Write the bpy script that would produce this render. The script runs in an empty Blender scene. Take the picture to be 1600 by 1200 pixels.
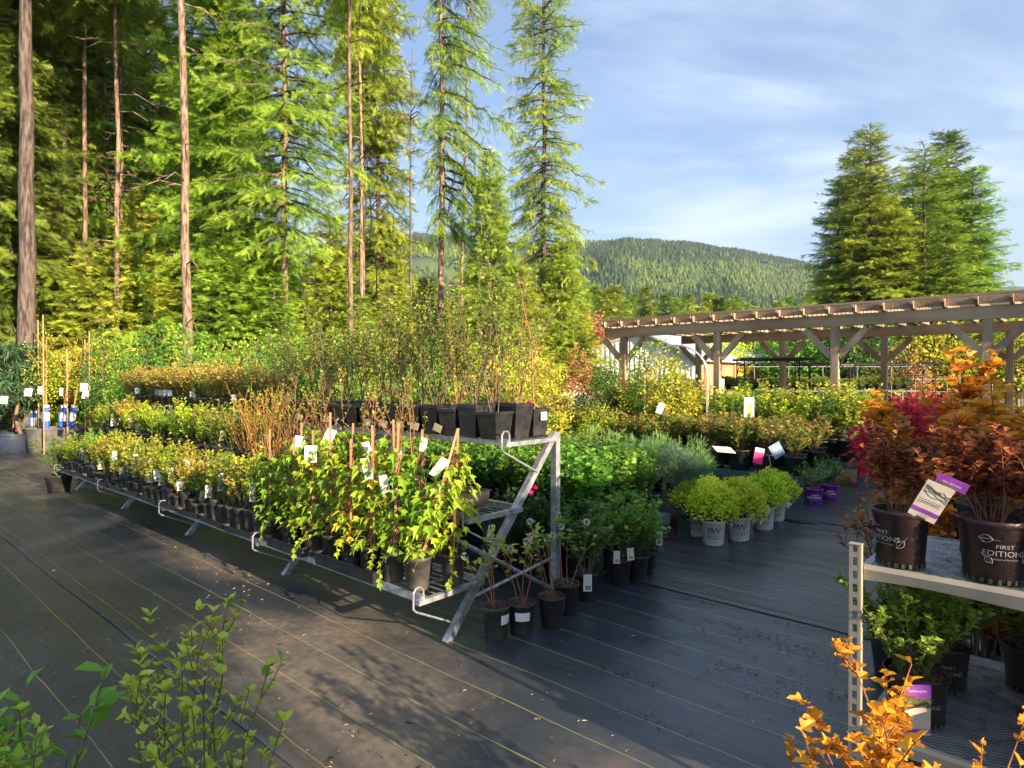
import bpy, math, random
import numpy as np
from mathutils import Vector, Matrix

# ---------------------------------------------------------------- scene, camera, light
S = bpy.context.scene
C = S.collection
H, F, HZ = 1.65, 1000.0, 590.0            # eye height, focal length and horizon row in photo pixels (1600 wide)
cd = bpy.data.cameras.new('camera'); cam = bpy.data.objects.new('camera', cd); C.objects.link(cam); S.camera = cam
cam.location = (0, 0, H); cam.rotation_euler = (math.radians(90 - 0.573), 0, 0)
cd.sensor_width = 36; cd.lens = 22.5; cd.clip_start = 0.05; cd.clip_end = 20000

SUN_EL, SUN_AZ = 17.5, 137.0              # azimuth clockwise from +Y: low evening sun behind the right shoulder
W = bpy.data.worlds.new('World'); S.world = W; W.use_nodes = True
wn, wl = W.node_tree.nodes, W.node_tree.links
wn.clear()
out = wn.new('ShaderNodeOutputWorld'); bg = wn.new('ShaderNodeBackground'); sky = wn.new('ShaderNodeTexSky')
sky.sky_type = 'NISHITA'; sky.sun_disc = False
sky.sun_elevation = math.radians(SUN_EL); sky.sun_rotation = math.radians(SUN_AZ)
sky.altitude = 500; sky.air_density = 1.0; sky.dust_density = 0.9; sky.ozone_density = 3.5
bg.inputs[1].default_value = 0.095
# thin wind-drawn cirrus
geo = wn.new('ShaderNodeTexCoord')
sep = wn.new('ShaderNodeSeparateXYZ'); wl.new(geo.outputs['Generated'], sep.inputs[0])
zz = wn.new('ShaderNodeMath'); zz.operation = 'MAXIMUM'; zz.inputs[1].default_value = 0.0; wl.new(sep.outputs[2], zz.inputs[0])
zo = wn.new('ShaderNodeMath'); zo.operation = 'ADD'; zo.inputs[1].default_value = 0.12; wl.new(zz.outputs[0], zo.inputs[0])
dx = wn.new('ShaderNodeMath'); dx.operation = 'DIVIDE'; wl.new(sep.outputs[0], dx.inputs[0]); wl.new(zo.outputs[0], dx.inputs[1])
dy = wn.new('ShaderNodeMath'); dy.operation = 'DIVIDE'; wl.new(sep.outputs[1], dy.inputs[0]); wl.new(zo.outputs[0], dy.inputs[1])
cmb = wn.new('ShaderNodeCombineXYZ'); wl.new(dx.outputs[0], cmb.inputs[0]); wl.new(dy.outputs[0], cmb.inputs[1])
def wnoise(rot, sc, nscale, detail, rough, dist):
    m = wn.new('ShaderNodeMapping'); m.inputs['Rotation'].default_value = (0, 0, math.radians(rot)); m.inputs['Scale'].default_value = sc
    wl.new(cmb.outputs[0], m.inputs[0])
    n = wn.new('ShaderNodeTexNoise'); n.inputs['Scale'].default_value = nscale; n.inputs['Detail'].default_value = detail
    n.inputs['Roughness'].default_value = rough; n.inputs['Distortion'].default_value = dist
    wl.new(m.outputs[0], n.inputs['Vector']); return n.outputs[0]
n1 = wnoise(38, (0.7, 1.4, 1), 0.8, 9, 0.6, 0.5)
n2 = wnoise(10, (1, 1, 1), 0.45, 3, 0.5, 0.2)
mu = wn.new('ShaderNodeMath'); mu.operation = 'MULTIPLY'; wl.new(n1, mu.inputs[0]); wl.new(n2, mu.inputs[1])
cr = wn.new('ShaderNodeMapRange'); cr.interpolation_type = 'SMOOTHSTEP'
cr.inputs[1].default_value = 0.18; cr.inputs[2].default_value = 0.38; cr.inputs[3].default_value = 0.05; cr.inputs[4].default_value = 0.78
wl.new(mu.outputs[0], cr.inputs[0])
# more veil towards the horizon
hz = wn.new('ShaderNodeMapRange'); hz.inputs[1].default_value = 0.0; hz.inputs[2].default_value = 0.38; hz.inputs[3].default_value = 0.42; hz.inputs[4].default_value = 0.0
wl.new(zz.outputs[0], hz.inputs[0])
mxx = wn.new('ShaderNodeMath'); mxx.operation = 'MAXIMUM'; wl.new(cr.outputs[0], mxx.inputs[0]); wl.new(hz.outputs[0], mxx.inputs[1])
mix = wn.new('ShaderNodeMixRGB'); mix.inputs[2].default_value = (4.6, 5.3, 6.3, 1)
wl.new(mxx.outputs[0], mix.inputs[0]); wl.new(sky.outputs[0], mix.inputs[1]); wl.new(mix.outputs[0], bg.inputs[0]); wl.new(bg.outputs[0], out.inputs[0])

sd = bpy.data.lights.new('sun', 'SUN'); so = bpy.data.objects.new('sun', sd); C.objects.link(so)
sd.energy = 5.0; sd.angle = math.radians(0.5); sd.color = (1.0, 0.80, 0.55)
_a, _e = math.radians(SUN_AZ), math.radians(SUN_EL)
to_sun = Vector((math.sin(_a) * math.cos(_e), math.cos(_a) * math.cos(_e), math.sin(_e)))
so.rotation_euler = (-to_sun).to_track_quat('-Z', 'Y').to_euler(); so.location = to_sun * 40
S.view_settings.view_transform = 'Standard'; S.view_settings.look = 'None'; S.view_settings.gamma = 1
S.view_settings.exposure = 1.5
try:
    S.cycles.max_bounces = 6; S.cycles.diffuse_bounces = 3; S.cycles.glossy_bounces = 2; S.cycles.transmission_bounces = 3
    S.cycles.transparent_max_bounces = 6; S.cycles.volume_bounces = 0; S.cycles.sample_clamp_indirect = 6
except Exception: pass

# ---------------------------------------------------------------- placement frame
U = np.array([.742, -.67]); V = np.array([.67, .742])   # nursery rows: U runs right and towards the eye, V right and away
RO = np.array([.325, 4.78])                              # foot of the stepped rack's last upright
PHI = math.atan2(-.67, .742)                             # rotation that lays local x along U
def R(s, t): p = RO - s * U + t * V; return float(p[0]), float(p[1])
def G(px, py, z=0.0):                                    # ground point seen at a photo pixel
    d = F * (H - z) / (py - HZ); return (px - 800) / F * d, d
def X(px, d): return (px - 800) / F * d
def Z(py, d): return H - (py - HZ) / F * d

# ---------------------------------------------------------------- object helpers
def link(o): C.objects.link(o); return o
def mk(name, verts, faces, mat=None, parent=None, smooth=False, tint=None):
    me = bpy.data.meshes.new(name)
    if isinstance(verts, np.ndarray) and isinstance(faces, np.ndarray) and faces.ndim == 2:
        k = faces.shape[1]; n = len(verts); m = len(faces)
        me.vertices.add(n); me.vertices.foreach_set('co', verts.astype(np.float32).ravel())
        me.loops.add(m * k); me.loops.foreach_set('vertex_index', faces.astype(np.int32).ravel())
        me.polygons.add(m); me.polygons.foreach_set('loop_start', np.arange(0, m * k, k, dtype=np.int32))
        me.update(calc_edges=True)
    else:
        me.from_pydata([tuple(map(float, v)) for v in verts], [], [tuple(int(i) for i in f) for f in faces]); me.update()
    if tint is not None:
        a = me.attributes.new('tint', 'FLOAT', 'POINT'); a.data.foreach_set('value', np.asarray(tint, dtype=np.float32))
    me.polygons.foreach_set('use_smooth', [smooth] * len(me.polygons))
    if mat: me.materials.append(mat)
    o = bpy.data.objects.new(name, me); link(o)
    if parent: o.parent = parent
    return o
def tag(o, label=None, cat=None, group=None, kind=None):
    if label: o['label'] = label
    if cat: o['category'] = cat
    if group: o['group'] = group
    if kind: o['kind'] = kind
    return o
def thing(name, label, cat, loc=(0, 0, 0), rz=0.0, group=None):
    o = bpy.data.objects.new(name, None); o.empty_display_size = .1; link(o); o.location = loc; o.rotation_euler = (0, 0, rz)
    return tag(o, label, cat, group)
KIDS = {}
def kids(o):
    return [c for c in o.children]
def dup(root, loc=None, rz=0.0, label=None, group=None, sc=1.0, parent=None):
    r = root.copy(); link(r)
    if parent is not None: r.parent = parent
    if loc is not None:
        r.location = loc; r.rotation_euler = (0, 0, rz); r.scale = (sc, sc, sc) if not isinstance(sc, tuple) else sc
        if label: r['label'] = label
        if group: r['group'] = group
        elif 'group' in r: del r['group']
    for c in kids(root): dup(c, parent=r)
    return r
_tilt = random.Random(9)
class Proto:                                             # first use moves the original, later uses copy it
    def __init__(s, root): s.root = root; s.used = False
    def put(s, loc, rz=0.0, label=None, group=None, sc=1.0):
        tx, ty = _tilt.uniform(-.035, .035), _tilt.uniform(-.035, .035)
        if not s.used:
            s.used = True; r = s.root; r.location = loc; r.rotation_euler = (tx, ty, rz); r.scale = (sc, sc, sc) if not isinstance(sc, tuple) else sc
            if label: r['label'] = label
            if group: r['group'] = group
            elif 'group' in r: del r['group']
            return r
        q = dup(s.root, loc, rz, label, group, sc); q.rotation_euler = (tx, ty, rz); return q
ORD = 'first second third fourth fifth sixth seventh eighth ninth tenth eleventh twelfth thirteenth fourteenth fifteenth sixteenth seventeenth eighteenth nineteenth twentieth'.split()
def ordn(i):
    if i < 20: return ORD[i]
    t = {2: 'twenty', 3: 'thirty', 4: 'forty', 5: 'fifty'}[(i + 1) // 10]; u = (i + 1) % 10
    return (t[:-1] + 'ieth') if u == 0 else t + '-' + ORD[u - 1]

class MB:                                                # collects solids into one mesh
    def __init__(s): s.v = []; s.f = []
    def add(s, v, f):
        b = len(s.v); s.v += [tuple(map(float, q)) for q in v]; s.f += [tuple(b + i for i in q) for q in f]; return s
    def box(s, c, d, rz=0.0, top=1.0):
        cx, cy, cz = c; hx, hy, hz_ = d[0] / 2, d[1] / 2, d[2] / 2; co, si = math.cos(rz), math.sin(rz); v = []
        for z in (-1, 1):
            k = top if z > 0 else 1.0
            for x, y in ((-1, -1), (1, -1), (1, 1), (-1, 1)):
                a, b = x * hx * k, y * hy * k; v.append((cx + a * co - b * si, cy + a * si + b * co, cz + z * hz_))
        return s.add(v, [(3, 2, 1, 0), (4, 5, 6, 7), (0, 1, 5, 4), (1, 2, 6, 5), (2, 3, 7, 6), (3, 0, 4, 7)])
    def bar(s, a, b, w, h, up=(0, 0, 1)):                # rectangular bar between two points
        a, b = Vector(a), Vector(b); d = (b - a).normalized(); u = Vector(up)
        if abs(d.dot(u)) > .98: u = Vector((1, 0, 0))
        x = d.cross(u).normalized(); y = x.cross(d).normalized()
        v = []
        for p in (a, b):
            for i, j in ((-1, -1), (1, -1), (1, 1), (-1, 1)): v.append(p + x * (i * w / 2) + y * (j * h / 2))
        return s.add(v, [(0, 1, 2, 3), (7, 6, 5, 4), (0, 4, 5, 1), (1, 5, 6, 2), (2, 6, 7, 3), (3, 7, 4, 0)])
    def tube(s, pts, r, n=8, r2=None, cap=True):
        pts = [Vector(p) for p in pts]; m = len(pts); v = []; px = None
        for i, p in enumerate(pts):
            d = (pts[min(i + 1, m - 1)] - pts[max(i - 1, 0)]).normalized()
            if px is None: px = d.orthogonal().normalized()
            else:
                px = px - d * px.dot(d); px = px.normalized() if px.length > 1e-6 else d.orthogonal().normalized()
            py = d.cross(px); rr = r if r2 is None else r + (r2 - r) * i / max(m - 1, 1)
            for k in range(n):
                a = 2 * math.pi * k / n; v.append(p + px * (math.cos(a) * rr) + py * (math.sin(a) * rr))
        f = [(i * n + k, i * n + (k + 1) % n, (i + 1) * n + (k + 1) % n, (i + 1) * n + k) for i in range(m - 1) for k in range(n)]
        if cap: f += [tuple(range(n))[::-1], tuple((m - 1) * n + k for k in range(n))]
        return s.add(v, f)
    def lathe(s, prof, n=24, c=(0, 0, 0), closed=False):
        m = len(prof); v = [(c[0] + r * math.cos(2 * math.pi * k / n), c[1] + r * math.sin(2 * math.pi * k / n), c[2] + z) for r, z in prof for k in range(n)]
        f = [(i * n + k, i * n + (k + 1) % n, (i + 1) * n + (k + 1) % n, (i + 1) * n + k) for i in range(m - 1) for k in range(n)]
        f.append(tuple(range(n))[::-1])
        return s.add(v, f)
    def build(s, name, mat, parent=None, smooth=False): return mk(name, s.v, s.f, mat, parent, smooth)

# ---------------------------------------------------------------- materials
def nodes(name):
    m = bpy.data.materials.new(name); m.use_nodes = True; n = m.node_tree.nodes; return m, n, m.node_tree.links, n['Principled BSDF']
def ramp(n, stops):
    r = n.new('ShaderNodeValToRGB'); e = r.color_ramp.elements
    while len(e) < len(stops): e.new(0.5)
    for i, (p, c) in enumerate(stops): e[i].position = p; e[i].color = (*c, 1)
    return r
def surf(name, c1, c2, scale=6.0, rough=.6, metal=0.0, bump=0.0, bscale=None, detail=5, stretch=(1, 1, 1), spec=.5, lo=.35, hi=.65, rand=0.0):
    """noise-mottled surface in object space"""
    m, n, l, p = nodes(name)
    tc = n.new('ShaderNodeTexCoord'); mp = n.new('ShaderNodeMapping'); mp.inputs['Scale'].default_value = stretch; l.new(tc.outputs['Object'], mp.inputs[0])
    no = n.new('ShaderNodeTexNoise'); no.inputs['Scale'].default_value = scale; no.inputs['Detail'].default_value = detail; l.new(mp.outputs[0], no.inputs['Vector'])
    r = ramp(n, [(lo, c1), (hi, c2)]); l.new(no.outputs[0], r.inputs[0])
    col = r.outputs[0]
    if rand:
        oi = n.new('ShaderNodeObjectInfo'); mr = n.new('ShaderNodeMapRange'); mr.inputs[3].default_value = 1 - rand; mr.inputs[4].default_value = 1 + rand
        l.new(oi.outputs['Random'], mr.inputs[0]); hs = n.new('ShaderNodeHueSaturation'); l.new(mr.outputs[0], hs.inputs['Value']); l.new(col, hs.inputs['Color']); col = hs.outputs[0]
    l.new(col, p.inputs['Base Color']); p.inputs['Roughness'].default_value = rough; p.inputs['Metallic'].default_value = metal
    p.inputs['Specular IOR Level'].default_value = spec
    if bump:
        nb = n.new('ShaderNodeTexNoise'); nb.inputs['Scale'].default_value = bscale or scale * 3; nb.inputs['Detail'].default_value = 6; l.new(mp.outputs[0], nb.inputs['Vector'])
        b = n.new('ShaderNodeBump'); b.inputs['Strength'].default_value = bump; b.inputs['Distance'].default_value = .02; l.new(nb.outputs[0], b.inputs['Height']); l.new(b.outputs[0], p.inputs['Normal'])
    return m
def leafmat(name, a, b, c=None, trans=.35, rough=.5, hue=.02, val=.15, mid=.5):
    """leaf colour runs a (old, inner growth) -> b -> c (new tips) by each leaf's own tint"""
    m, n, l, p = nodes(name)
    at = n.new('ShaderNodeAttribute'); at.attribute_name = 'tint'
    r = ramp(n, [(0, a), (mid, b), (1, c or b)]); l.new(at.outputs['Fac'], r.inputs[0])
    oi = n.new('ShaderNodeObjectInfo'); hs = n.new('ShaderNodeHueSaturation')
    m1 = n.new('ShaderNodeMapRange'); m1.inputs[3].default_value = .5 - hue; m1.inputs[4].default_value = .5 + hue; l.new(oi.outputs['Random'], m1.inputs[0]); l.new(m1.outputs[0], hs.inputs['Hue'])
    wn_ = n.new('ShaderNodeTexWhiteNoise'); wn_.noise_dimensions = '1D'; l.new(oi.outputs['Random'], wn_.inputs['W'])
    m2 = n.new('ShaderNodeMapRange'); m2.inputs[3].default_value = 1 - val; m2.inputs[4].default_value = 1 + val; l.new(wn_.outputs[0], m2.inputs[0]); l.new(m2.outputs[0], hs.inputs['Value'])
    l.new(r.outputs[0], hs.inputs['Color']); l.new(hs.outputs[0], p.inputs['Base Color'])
    p.inputs['Roughness'].default_value = rough; p.inputs['Specular IOR Level'].default_value = .35
    if trans:
        t = n.new('ShaderNodeBsdfTranslucent'); br = n.new('ShaderNodeBrightContrast'); br.inputs['Bright'].default_value = .02; l.new(hs.outputs[0], br.inputs[0]); l.new(br.outputs[0], t.inputs[0])
        mx = n.new('ShaderNodeMixShader'); mx.inputs[0].default_value = trans; l.new(p.outputs[0], mx.inputs[1]); l.new(t.outputs[0], mx.inputs[2])
        l.new(mx.outputs[0], n['Material Output'].inputs[0])
    return m

M = {}
M['black'] = surf('black_plastic', (.012, .012, .013), (.03, .029, .028), 14, .42, bump=.15, bscale=40, rand=.35)
M['blackdusty'] = surf('dusty_black_plastic', (.018, .018, .018), (.075, .066, .055), 9, .6, bump=.2, bscale=60, rand=.25)
M['maroon'] = surf('maroon_black_plastic', (.011, .004, .006), (.021, .006, .010), 10, .42, bump=.15, bscale=60)
M['white_pot'] = surf('white_plastic', (.5, .5, .5), (.68, .68, .68), 5, .45, bump=.05)
M['purple'] = surf('purple_plastic', (.12, .008, .21), (.17, .015, .28), 6, .4)
M['bluepot'] = surf('navy_plastic', (.02, .03, .055), (.035, .045, .075), 6, .5)
M['greypot'] = surf('grey_plastic', (.09, .085, .085), (.17, .16, .15), 5, .6)
M['soil'] = surf('bark_mulch', (.03, .015, .008), (.2, .095, .045), 55, .95, bump=1.0, bscale=80, lo=.4, hi=.62)
M['galv'] = surf('galvanised_steel', (.30, .32, .34), (.56, .58, .60), 18, .42, .65, bump=.1)
M['tan_steel'] = surf('painted_tan_steel', (.30, .265, .20), (.38, .34, .26), 5, .5, .1)
M['green_plastic'] = surf('green_bench_plastic', (.035, .08, .07), (.06, .12, .1), 4, .45, bump=.1)
M['wood'] = surf('weathered_timber', (.23, .155, .095), (.52, .38, .25), 3, .8, bump=.5, bscale=9, stretch=(1, 1, .18))
M['woodx'] = surf('weathered_beam_timber', (.20, .135, .08), (.45, .32, .205), 3, .8, bump=.5, bscale=9, stretch=(.12, 1, 1))
M['woody'] = surf('weathered_rafter_timber', (.22, .15, .10), (.42, .30, .21), 3, .8, bump=.5, bscale=9, stretch=(1, .12, 1))
M['stake'] = surf('stake_wood', (.30, .16, .08), (.5, .3, .16), 12, .8, bump=.3, stretch=(1, 1, .15))
M['bark'] = surf('pine_bark', (.05, .032, .024), (.34, .22, .155), 15, .95, bump=1.0, bscale=20, stretch=(1.6, 1.6, .3), lo=.34, hi=.62, rand=.2)
M['barkdark'] = surf('dark_bark', (.03, .024, .022), (.17, .125, .105), 11, .95, bump=1.0, bscale=20, stretch=(1.6, 1.6, .3), lo=.34, hi=.64, rand=.2)
M['twig'] = surf('twig_bark', (.10, .06, .04), (.26, .16, .10), 20, .8, rand=.2)
M['twigdark'] = surf('dark_twig', (.07, .045, .033), (.16, .11, .08), 20, .8)
M['twigorange'] = surf('orange_twig', (.42, .17, .04), (.6, .3, .08), 20, .6, rand=.15)
M['twigred'] = surf('red_brown_twig', (.2, .07, .035), (.36, .14, .07), 20, .6, rand=.15)
M['twiggreen'] = surf('green_twig', (.12, .16, .04), (.2, .24, .06), 20, .6)
M['iron'] = surf('black_iron', (.018, .017, .017), (.045, .04, .038), 8, .5, .5)
M['white_steel'] = surf('white_corrugated_steel', (.6, .62, .62), (.72, .73, .73), 3, .4)
M['roof'] = surf('blue_white_roof_steel', (.42, .5, .6), (.55, .62, .7), 2, .35, .2)
M['siding'] = surf('cedar_siding', (.36, .15, .06), (.6, .33, .16), 2.5, .8, bump=.3, stretch=(1, 1, .2))
M['pole'] = surf('utility_pole', (.2, .13, .09), (.36, .25, .18), 2, .9, stretch=(1, 1, .1))
M['white'] = surf('white_card', (.72, .72, .70), (.8, .8, .78), 6, .6)
M['bluewrap'] = surf('blue_wrap', (.02, .08, .42), (.03, .12, .55), 3, .5)
M['pink'] = surf('pink_card', (.75, .01, .16), (.8, .02, .2), 3, .45)
M['hose'] = surf('hose_rubber', (.012, .012, .013), (.03, .03, .03), 12, .5)
M['ink'] = surf('dark_ink', (.03, .04, .035), (.04, .05, .045), 5, .6)
M['greyink'] = surf('grey_ink', (.26, .26, .27), (.32, .32, .33), 5, .6)
M['purpleink'] = surf('purple_print', (.14, .03, .3), (.3, .06, .42), 14, .4)
M['greenink'] = surf('green_ink', (.08, .3, .02), (.12, .36, .04), 5, .6)

def printed(name, ground, inks, c0=.22, h0=.13):
    """a small printed card: paper with lines of fine print and a picture block; card lies in local xz, x -.5..5, z 0..1"""
    m, n, l, p = nodes(name)
    tc = n.new('ShaderNodeTexCoord'); s = n.new('ShaderNodeSeparateXYZ'); l.new(tc.outputs['Generated'], s.inputs[0])
    no = n.new('ShaderNodeTexNoise'); no.inputs['Scale'].default_value = 9; no.inputs['Detail'].default_value = 3
    mp = n.new('ShaderNodeMapping'); mp.inputs['Scale'].default_value = (2.2, 1, 10); l.new(tc.outputs['Generated'], mp.inputs[0]); l.new(mp.outputs[0], no.inputs['Vector'])
    th = n.new('ShaderNodeMath'); th.operation = 'GREATER_THAN'; th.inputs[1].default_value = .52; l.new(no.outputs[0], th.inputs[0])
    w = n.new('ShaderNodeMath'); w.operation = 'PINGPONG'; w.inputs[1].default_value = .035; l.new(s.outputs[2], w.inputs[0])
    w2 = n.new('ShaderNodeMath'); w2.operation = 'LESS_THAN'; w2.inputs[1].default_value = .013; l.new(w.outputs[0], w2.inputs[0])
    a = n.new('ShaderNodeMath'); a.operation = 'MULTIPLY'; l.new(th.outputs[0], a.inputs[0]); l.new(w2.outputs[0], a.inputs[1])
    hi_ = n.new('ShaderNodeMath'); hi_.operation = 'GREATER_THAN'; hi_.inputs[1].default_value = .42; l.new(s.outputs[2], hi_.inputs[0])
    a2 = n.new('ShaderNodeMath'); a2.operation = 'MULTIPLY'; l.new(a.outputs[0], a2.inputs[0]); l.new(hi_.outputs[0], a2.inputs[1])
    m1 = n.new('ShaderNodeMixRGB'); m1.inputs[1].default_value = (*ground, 1); m1.inputs[2].default_value = (.12, .12, .13, 1); l.new(a2.outputs[0], m1.inputs[0])
    # picture block at the foot of the card
    pn = n.new('ShaderNodeTexNoise'); pn.inputs['Scale'].default_value = 7; l.new(tc.outputs['Generated'], pn.inputs['Vector'])
    pr = ramp(n, [(.3, inks[0]), (.5, inks[1]), (.7, inks[2])]); l.new(pn.outputs[0], pr.inputs[0])
    bl = n.new('ShaderNodeMath'); bl.operation = 'COMPARE'; bl.inputs[1].default_value = c0; bl.inputs[2].default_value = h0; l.new(s.outputs[2], bl.inputs[0])
    bx = n.new('ShaderNodeMath'); bx.operation = 'COMPARE'; bx.inputs[1].default_value = .55; bx.inputs[2].default_value = .3; l.new(s.outputs[0], bx.inputs[0])
    bb = n.new('ShaderNodeMath'); bb.operation = 'MULTIPLY'; l.new(bl.outputs[0], bb.inputs[0]); l.new(bx.outputs[0], bb.inputs[1])
    m2 = n.new('ShaderNodeMixRGB'); l.new(bb.outputs[0], m2.inputs[0]); l.new(m1.outputs[0], m2.inputs[1]); l.new(pr.outputs[0], m2.inputs[2])
    l.new(m2.outputs[0], p.inputs['Base Color']); p.inputs['Roughness'].default_value = .45
    return m
M['card'] = printed('printed_white_card', (.74, .74, .72), [(.05, .12, .03), (.2, .3, .08), (.5, .5, .3)])
M['cardblue'] = printed('printed_card_with_berry_picture', (.74, .74, .74), [(.03, .05, .2), (.08, .14, .4), (.4, .45, .5)])
M['cardred'] = printed('printed_card_with_flower_picture', (.7, .72, .66), [(.4, .04, .02), (.6, .3, .05), (.2, .4, .08)])
M['cardsign'] = printed('printed_sign', (.78, .78, .76), [(.1, .4, .5), (.85, .55, .03), (.3, .12, .45)], .38, .30)
# ---------------------------------------------------------------- foliage generators (numpy)
def unit(a): return a / np.maximum(np.linalg.norm(a, axis=-1, keepdims=True), 1e-9)
T_LEAF = (np.array([(0, 0, 0), (.45, .5, .10), (1, 0, -.08), (.45, -.5, .10)], float), np.array([(0, 2, 1), (0, 3, 2)]))
T_LEAF6 = (np.array([(0, 0, 0), (.25, .36, .06), (.62, .46, .05), (1, 0, -.16), (.62, -.46, .05), (.25, -.36, .06), (.5, 0, -.05)], float),
           np.array([(0, 6, 1), (1, 6, 2), (2, 6, 3), (3, 6, 4), (4, 6, 5), (5, 6, 0)]))
def _palm(l=5):
    v = [(0, 0, 0)]; out_ = []
    tips = [(-100, .45), (-52, .72), (0, 1.0), (52, .72), (100, .45)] if l == 5 else [(-72, .62), (0, 1.0), (72, .62)]
    cx = .22
    ring = [(0, 0)]
    for i, (a, r) in enumerate(tips):
        if i:
            am = (tips[i - 1][0] + a) / 2; ring.append((cx + .36 * math.cos(math.radians(am)), .36 * math.sin(math.radians(am))))
        for da, k in ((-9, .72), (0, 1), (9, .72)) if l == 5 else ((-19, .78), (0, 1), (19, .78)):
            ring.append((cx + (r * k) * .8 * math.cos(math.radians(a + da)), r * k * .8 * math.sin(math.radians(a + da))))
    v = [(cx, 0, -.03)] + [(x, y, .42 * abs(y) - .45 * max(x - .3, 0) ** 1.5) for x, y in ring]
    n = len(ring); f = [(0, 1 + i, 1 + (i + 1) % n) for i in range(n)]
    return np.array(v, float), np.array(f)
T_PALM = _palm(5); T_LOBE = _palm(3)
def _needle():                                            # a twig spray: midrib with paired short side blades
    v = [(0, .012, 0), (0, -.012, 0), (1, 0, -.03)]; f = [(0, 1, 2)]
    for i, x in enumerate((.05, .2, .35, .5, .65, .8)):
        for s in (-1, 1):
            L = .36 * (1 - .55 * x) * (1 + .15 * ((i * 7 + s) % 3 - 1)); b = len(v); xx = x + (.05 if s > 0 else 0)
            v += [(xx, 0, .0), (xx + .085, 0, .0), (xx + L * .75, s * L, .05 - .16 * L + .03 * ((i + s) % 2))]; f.append((b, b + 1, b + 2) if s < 0 else (b, b + 2, b + 1))
    return np.array(v, float), np.array(f)
T_NEED = _needle()
def inst(T, P, D, N, Sx, Sy=None):
    """copies of leaf template T at P, axis D, facing N, length Sx, width Sy"""
    tv, tf = T; P, D, N = map(np.asarray, (P, D, N)); n = len(P)
    Xa = unit(D); Y = unit(np.cross(N, Xa)); Zz = np.cross(Xa, Y)
    Sx = np.broadcast_to(np.asarray(Sx, float), (n,)); Sy = Sx if Sy is None else np.broadcast_to(np.asarray(Sy, float), (n,))
    v = P[:, None, :] + (tv[None, :, 0:1] * Sx[:, None, None]) * Xa[:, None, :] + (tv[None, :, 1:2] * Sy[:, None, None]) * Y[:, None, :] + (tv[None, :, 2:3] * Sx[:, None, None]) * Zz[:, None, :]
    f = tf[None] + (np.arange(n) * len(tv))[:, None, None]
    return v.reshape(-1, 3), f.reshape(-1, 3), len(tv)
class Fol:
    def __init__(s): s.v = []; s.f = []; s.t = []; s.n = 0
    def add(s, T, P, D, N, Sx, Sy=None, tint=.5):
        if len(P) == 0: return
        v, f, k = inst(T, P, D, N, Sx, Sy); s.v.append(v); s.f.append(f + s.n); s.n += len(v)
        s.t.append(np.repeat(np.broadcast_to(np.asarray(tint, float), (len(P),)), k))
    def build(s, name, mat, parent=None): return mk(name, np.concatenate(s.v), np.concatenate(s.f), mat, parent, False, np.clip(np.concatenate(s.t), 0, 1))
class Stems:                                              # thin tapering 4-sided twigs
    def __init__(s, n=4): s.v = []; s.f = []; s.c = 0; s.k = n
    def add(s, pts, r0, r1):
        pts = np.asarray(pts, float); m = len(pts); d = unit(np.gradient(pts, axis=0)); ref = np.array([.3, .2, 1.0]) if abs(d[0][2]) < .9 else np.array([1.0, .1, .1])
        x = unit(np.cross(d, ref)); y = np.cross(d, x); r = np.linspace(r0, r1, m)[:, None, None]
        a = np.arange(s.k) * 2 * math.pi / s.k
        v = pts[:, None] + r * (np.cos(a)[None, :, None] * x[:, None] + np.sin(a)[None, :, None] * y[:, None])
        q = []
        for i in range(m - 1):
            for k in range(s.k): q.append((i * s.k + k, i * s.k + (k + 1) % s.k, (i + 1) * s.k + (k + 1) % s.k, (i + 1) * s.k + k))
        s.v.append(v.reshape(-1, 3)); s.f.append(np.array(q) + s.c); s.c += m * s.k
    def build(s, name, mat, parent=None): return mk(name, np.concatenate(s.v), np.concatenate(s.f), mat, parent, True)
def curve(rng, p, d, L, n=6, up=.0, wob=.08):
    pts = [np.array(p, float)]; d = unit(np.array(d, float))
    for i in range(n):
        d = unit(d + np.array([0, 0, up / n]) + rng.normal(0, wob, 3)); pts.append(pts[-1] + d * L / n)
    return np.array(pts)
def along(pts, t):
    t = np.asarray(t) * (len(pts) - 1); i = np.minimum(t.astype(int), len(pts) - 2); fr = (t - i)[:, None]
    return pts[i] * (1 - fr) + pts[i + 1] * fr, unit(pts[i + 1] - pts[i])

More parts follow.
